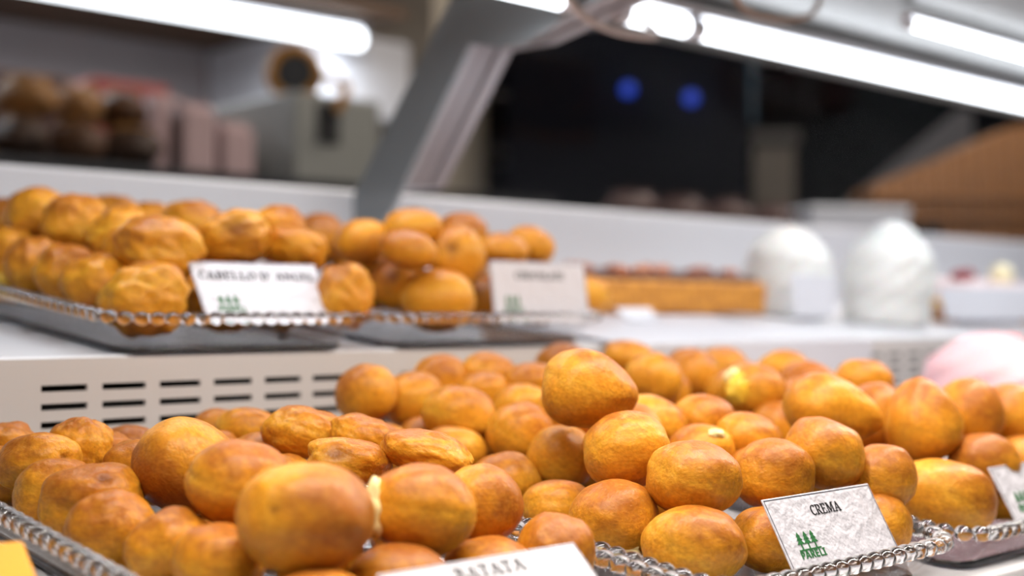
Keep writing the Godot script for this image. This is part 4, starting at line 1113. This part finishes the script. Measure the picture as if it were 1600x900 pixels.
func shop():
	var black := mat(Color(0.035, 0.04, 0.06), 0.8)
	black.metallic_specular = 0.1
	var o := thing("drinks_fridge", "tall black drinks fridge with two blue lights, in the dark shop beyond the case", "fridge", Vector3(2.86, 0, -2.62))
	facing(o)
	part("cabinet", rbox(Vector3(0.66, 1.78, 0.5), 0.01), black, o, Vector3(0, 0.89, 0))
	part("door", rbox(Vector3(0.60, 1.40, 0.02), 0.006), black, o, Vector3(0, 0.86, 0.262))
	part("door_handle", rbox(Vector3(0.02, 0.5, 0.02), 0.006), mat(Color(0.10, 0.10, 0.11), 0.4), o, Vector3(0.26, 0.9, 0.285))
	for s in [[-0.005, 1.605], [0.165, 1.582]]:
		var sp := SphereMesh.new()
		sp.radius = 0.019
		sp.height = 0.038
		var blue := mat(Color(0.01, 0.02, 0.06), 0.6)
		blue.emission_enabled = true
		blue.emission = Color(0.10, 0.25, 0.72)
		blue.emission_energy_multiplier = 0.9
		part("blue_light", sp, blue, o, Vector3(s[0], s[1], 0.2725))
		var l := OmniLight3D.new()
		l.name = "blue_lamp"
		l.light_color = Color(0.15, 0.3, 1.0)
		l.light_energy = 0.002
		l.light_size = 0.013
		l.omni_range = 10.0
		l.omni_attenuation = 2.0
		l.shadow_enabled = true
		l.position = Vector3(s[0], s[1], 0.305)
		o.add_child(l, true)
	o = thing("dark_rack", "black open rack with faint grey shelves just right of the frame post", "rack", Vector3(3.11, 0, -3.39))
	facing(o)
	for s in [-0.24, 0.24]:
		for d in [-0.15, 0.15]:
			part("upright", box(Vector3(0.03, 1.75, 0.03)), black, o, Vector3(s, 0.875, d))
	for y in [0.3, 0.75, 1.22, 1.38, 1.54, 1.73]:
		part("rack_shelf", rbox(Vector3(0.5, 0.02, 0.34), 0.004), mat(Color(0.14, 0.13, 0.135), 0.5), o, Vector3(0, y, 0))
	loaf(0.10, 0.07, 0.10, 401, crusty(Color(0.30, 0.16, 0.06), Color(0.50, 0.28, 0.10), 104), "lone orange-brown roll on the black rack beside the frame post", "", Vector3(3.00, 1.553, -3.45), 0)
	var wood := mat(Color(0.07, 0.05, 0.045), 0.8)
	wood.metallic_specular = 0.1
	o = thing("side_counter", "dark side counter running behind the white ledge in the shop", "counter", Vector3(3.1, 0, -1.80))
	part("counter_body", box(Vector3(3.2, 1.12, 0.46)), wood, o, Vector3(0, 0.56, 0))
	part("counter_top", rbox(Vector3(3.26, 0.03, 0.50), 0.005), wood, o, Vector3(0, 1.1355, 0))
	var red := crusty(Color(0.16, 0.07, 0.045), Color(0.26, 0.12, 0.08), 111)
	for k in 4:
		loaf(0.14, 0.09, 0.12, 411 + k, red, ["first", "second", "third", "fourth"][k] + " reddish brown loaf from the left in the row on the side counter", "reddish loaves on the side counter", Vector3(1.95 + 0.155 * k, 1.151, -1.76), 15.0 * k, red)
	o = thing("pillar", "grey-brown square pillar in the dark shop, right of the drinks fridge", "pillar", Vector3(3.29, 0, -2.41))
	facing(o)
	part("shaft", box(Vector3(0.12, 1.5, 0.12)), mat(Color(0.31, 0.285, 0.25), 0.7), o, Vector3(0, 0.75, 0))
	part("cap", rbox(Vector3(0.15, 0.04, 0.15), 0.005), mat(Color(0.16, 0.15, 0.135), 0.7), o, Vector3(0, 1.52, 0))
	o = thing("teal_sign", "dim teal panel high beside the drinks fridge", "panel", Vector3(3.35, 1.70, -2.60))
	facing(o)
	part("sheet", rbox(Vector3(0.14, 0.20, 0.03), 0.005), mat(Color(0.02, 0.22, 0.30), 0.5), o)
	part("hanger", box(Vector3(0.012, 1.24, 0.012)), black, o, Vector3(0, 0.71, 0))
	o = thing("folding_screen", "grey standing screen with a slanted top edge, left of the wicker basket", "screen", Vector3(3.86, 0, -2.32))
	o.rotation_degrees = Vector3(0, CAM_YAW - 90, 0)
	part("screen_panel", extrude_x(PackedVector2Array([Vector2(-0.21, 0.0), Vector2(-0.21, 1.33), Vector2(0.20, 1.66), Vector2(0.23, 1.66), Vector2(0.23, 0.0)]), -0.025, 0.025), mat(Color(0.34, 0.34, 0.36), 0.6), o)
	part("screen_foot", rbox(Vector3(0.30, 0.03, 0.40), 0.005), black, o, Vector3(0, 0.0155, 0.0))
	o = thing("white_carton", "flat pale grey carton lying on the side counter", "carton", Vector3(2.66, 1.151, -1.74))
	o.rotation_degrees = Vector3(0, -30, 0)
	part("carton_body", rbox(Vector3(0.24, 0.075, 0.16), 0.006), mat(Color(0.80, 0.81, 0.85), 0.5), o, Vector3(0, 0.0375, 0))
	part("carton_lid", rbox(Vector3(0.245, 0.018, 0.165), 0.004), mat(Color(0.84, 0.85, 0.88), 0.5), o, Vector3(0, 0.082, 0))
	o = thing("small_black_box", "small navy box at the right end of the pale carton", "box", Vector3(2.86, 1.151, -1.66))
	part("box_body", rbox(Vector3(0.07, 0.05, 0.07), 0.004), mat(Color(0.015, 0.02, 0.045), 0.5), o, Vector3(0, 0.025, 0))
	part("box_lid", rbox(Vector3(0.073, 0.012, 0.073), 0.003), mat(Color(0.02, 0.025, 0.05), 0.5), o, Vector3(0, 0.052, 0))
	# wicker hamper with a slanted top
	o = thing("wicker_hamper", "big brown wicker hamper with a slanted top on the side counter, at the right edge", "hamper", Vector3(3.196, 1.1512, -1.745))
	o.rotation_degrees = Vector3(0, CAM_YAW - 90, 0)
	var cane := crusty(Color(0.42, 0.28, 0.16), Color(0.66, 0.46, 0.27), 121)
	part("hamper_body", extrude_x(PackedVector2Array([Vector2(-0.27, 0.0), Vector2(-0.25, 0.17), Vector2(-0.03, 0.26), Vector2(0.10, 0.32), Vector2(0.29, 0.335), Vector2(0.29, 0.0)]), -0.10, 0.10), cane, o)
	var top_at := func(x: float) -> float: return lerpf(0.17, 0.26, (x + 0.25) / 0.22) if x < -0.03 else (lerpf(0.26, 0.32, (x + 0.03) / 0.13) if x < 0.10 else 0.32)
	for k in 15:
		var x := -0.245 + 0.036 * k
		for side in [-1.0, 1.0]:
			part("cane_upright", tube(PackedVector3Array([Vector3(side * 0.102, 0.004, -x), Vector3(side * 0.108, top_at.call(x) * 0.5, -x), Vector3(side * 0.102, top_at.call(x) - 0.004, -x)]), 0.007, 7), cane, o)
	for y in [0.04, 0.09, 0.14]:
		part("woven_band", rbox(Vector3(0.23, 0.014, 0.55), 0.005), cane, o, Vector3(0, y, -0.015))
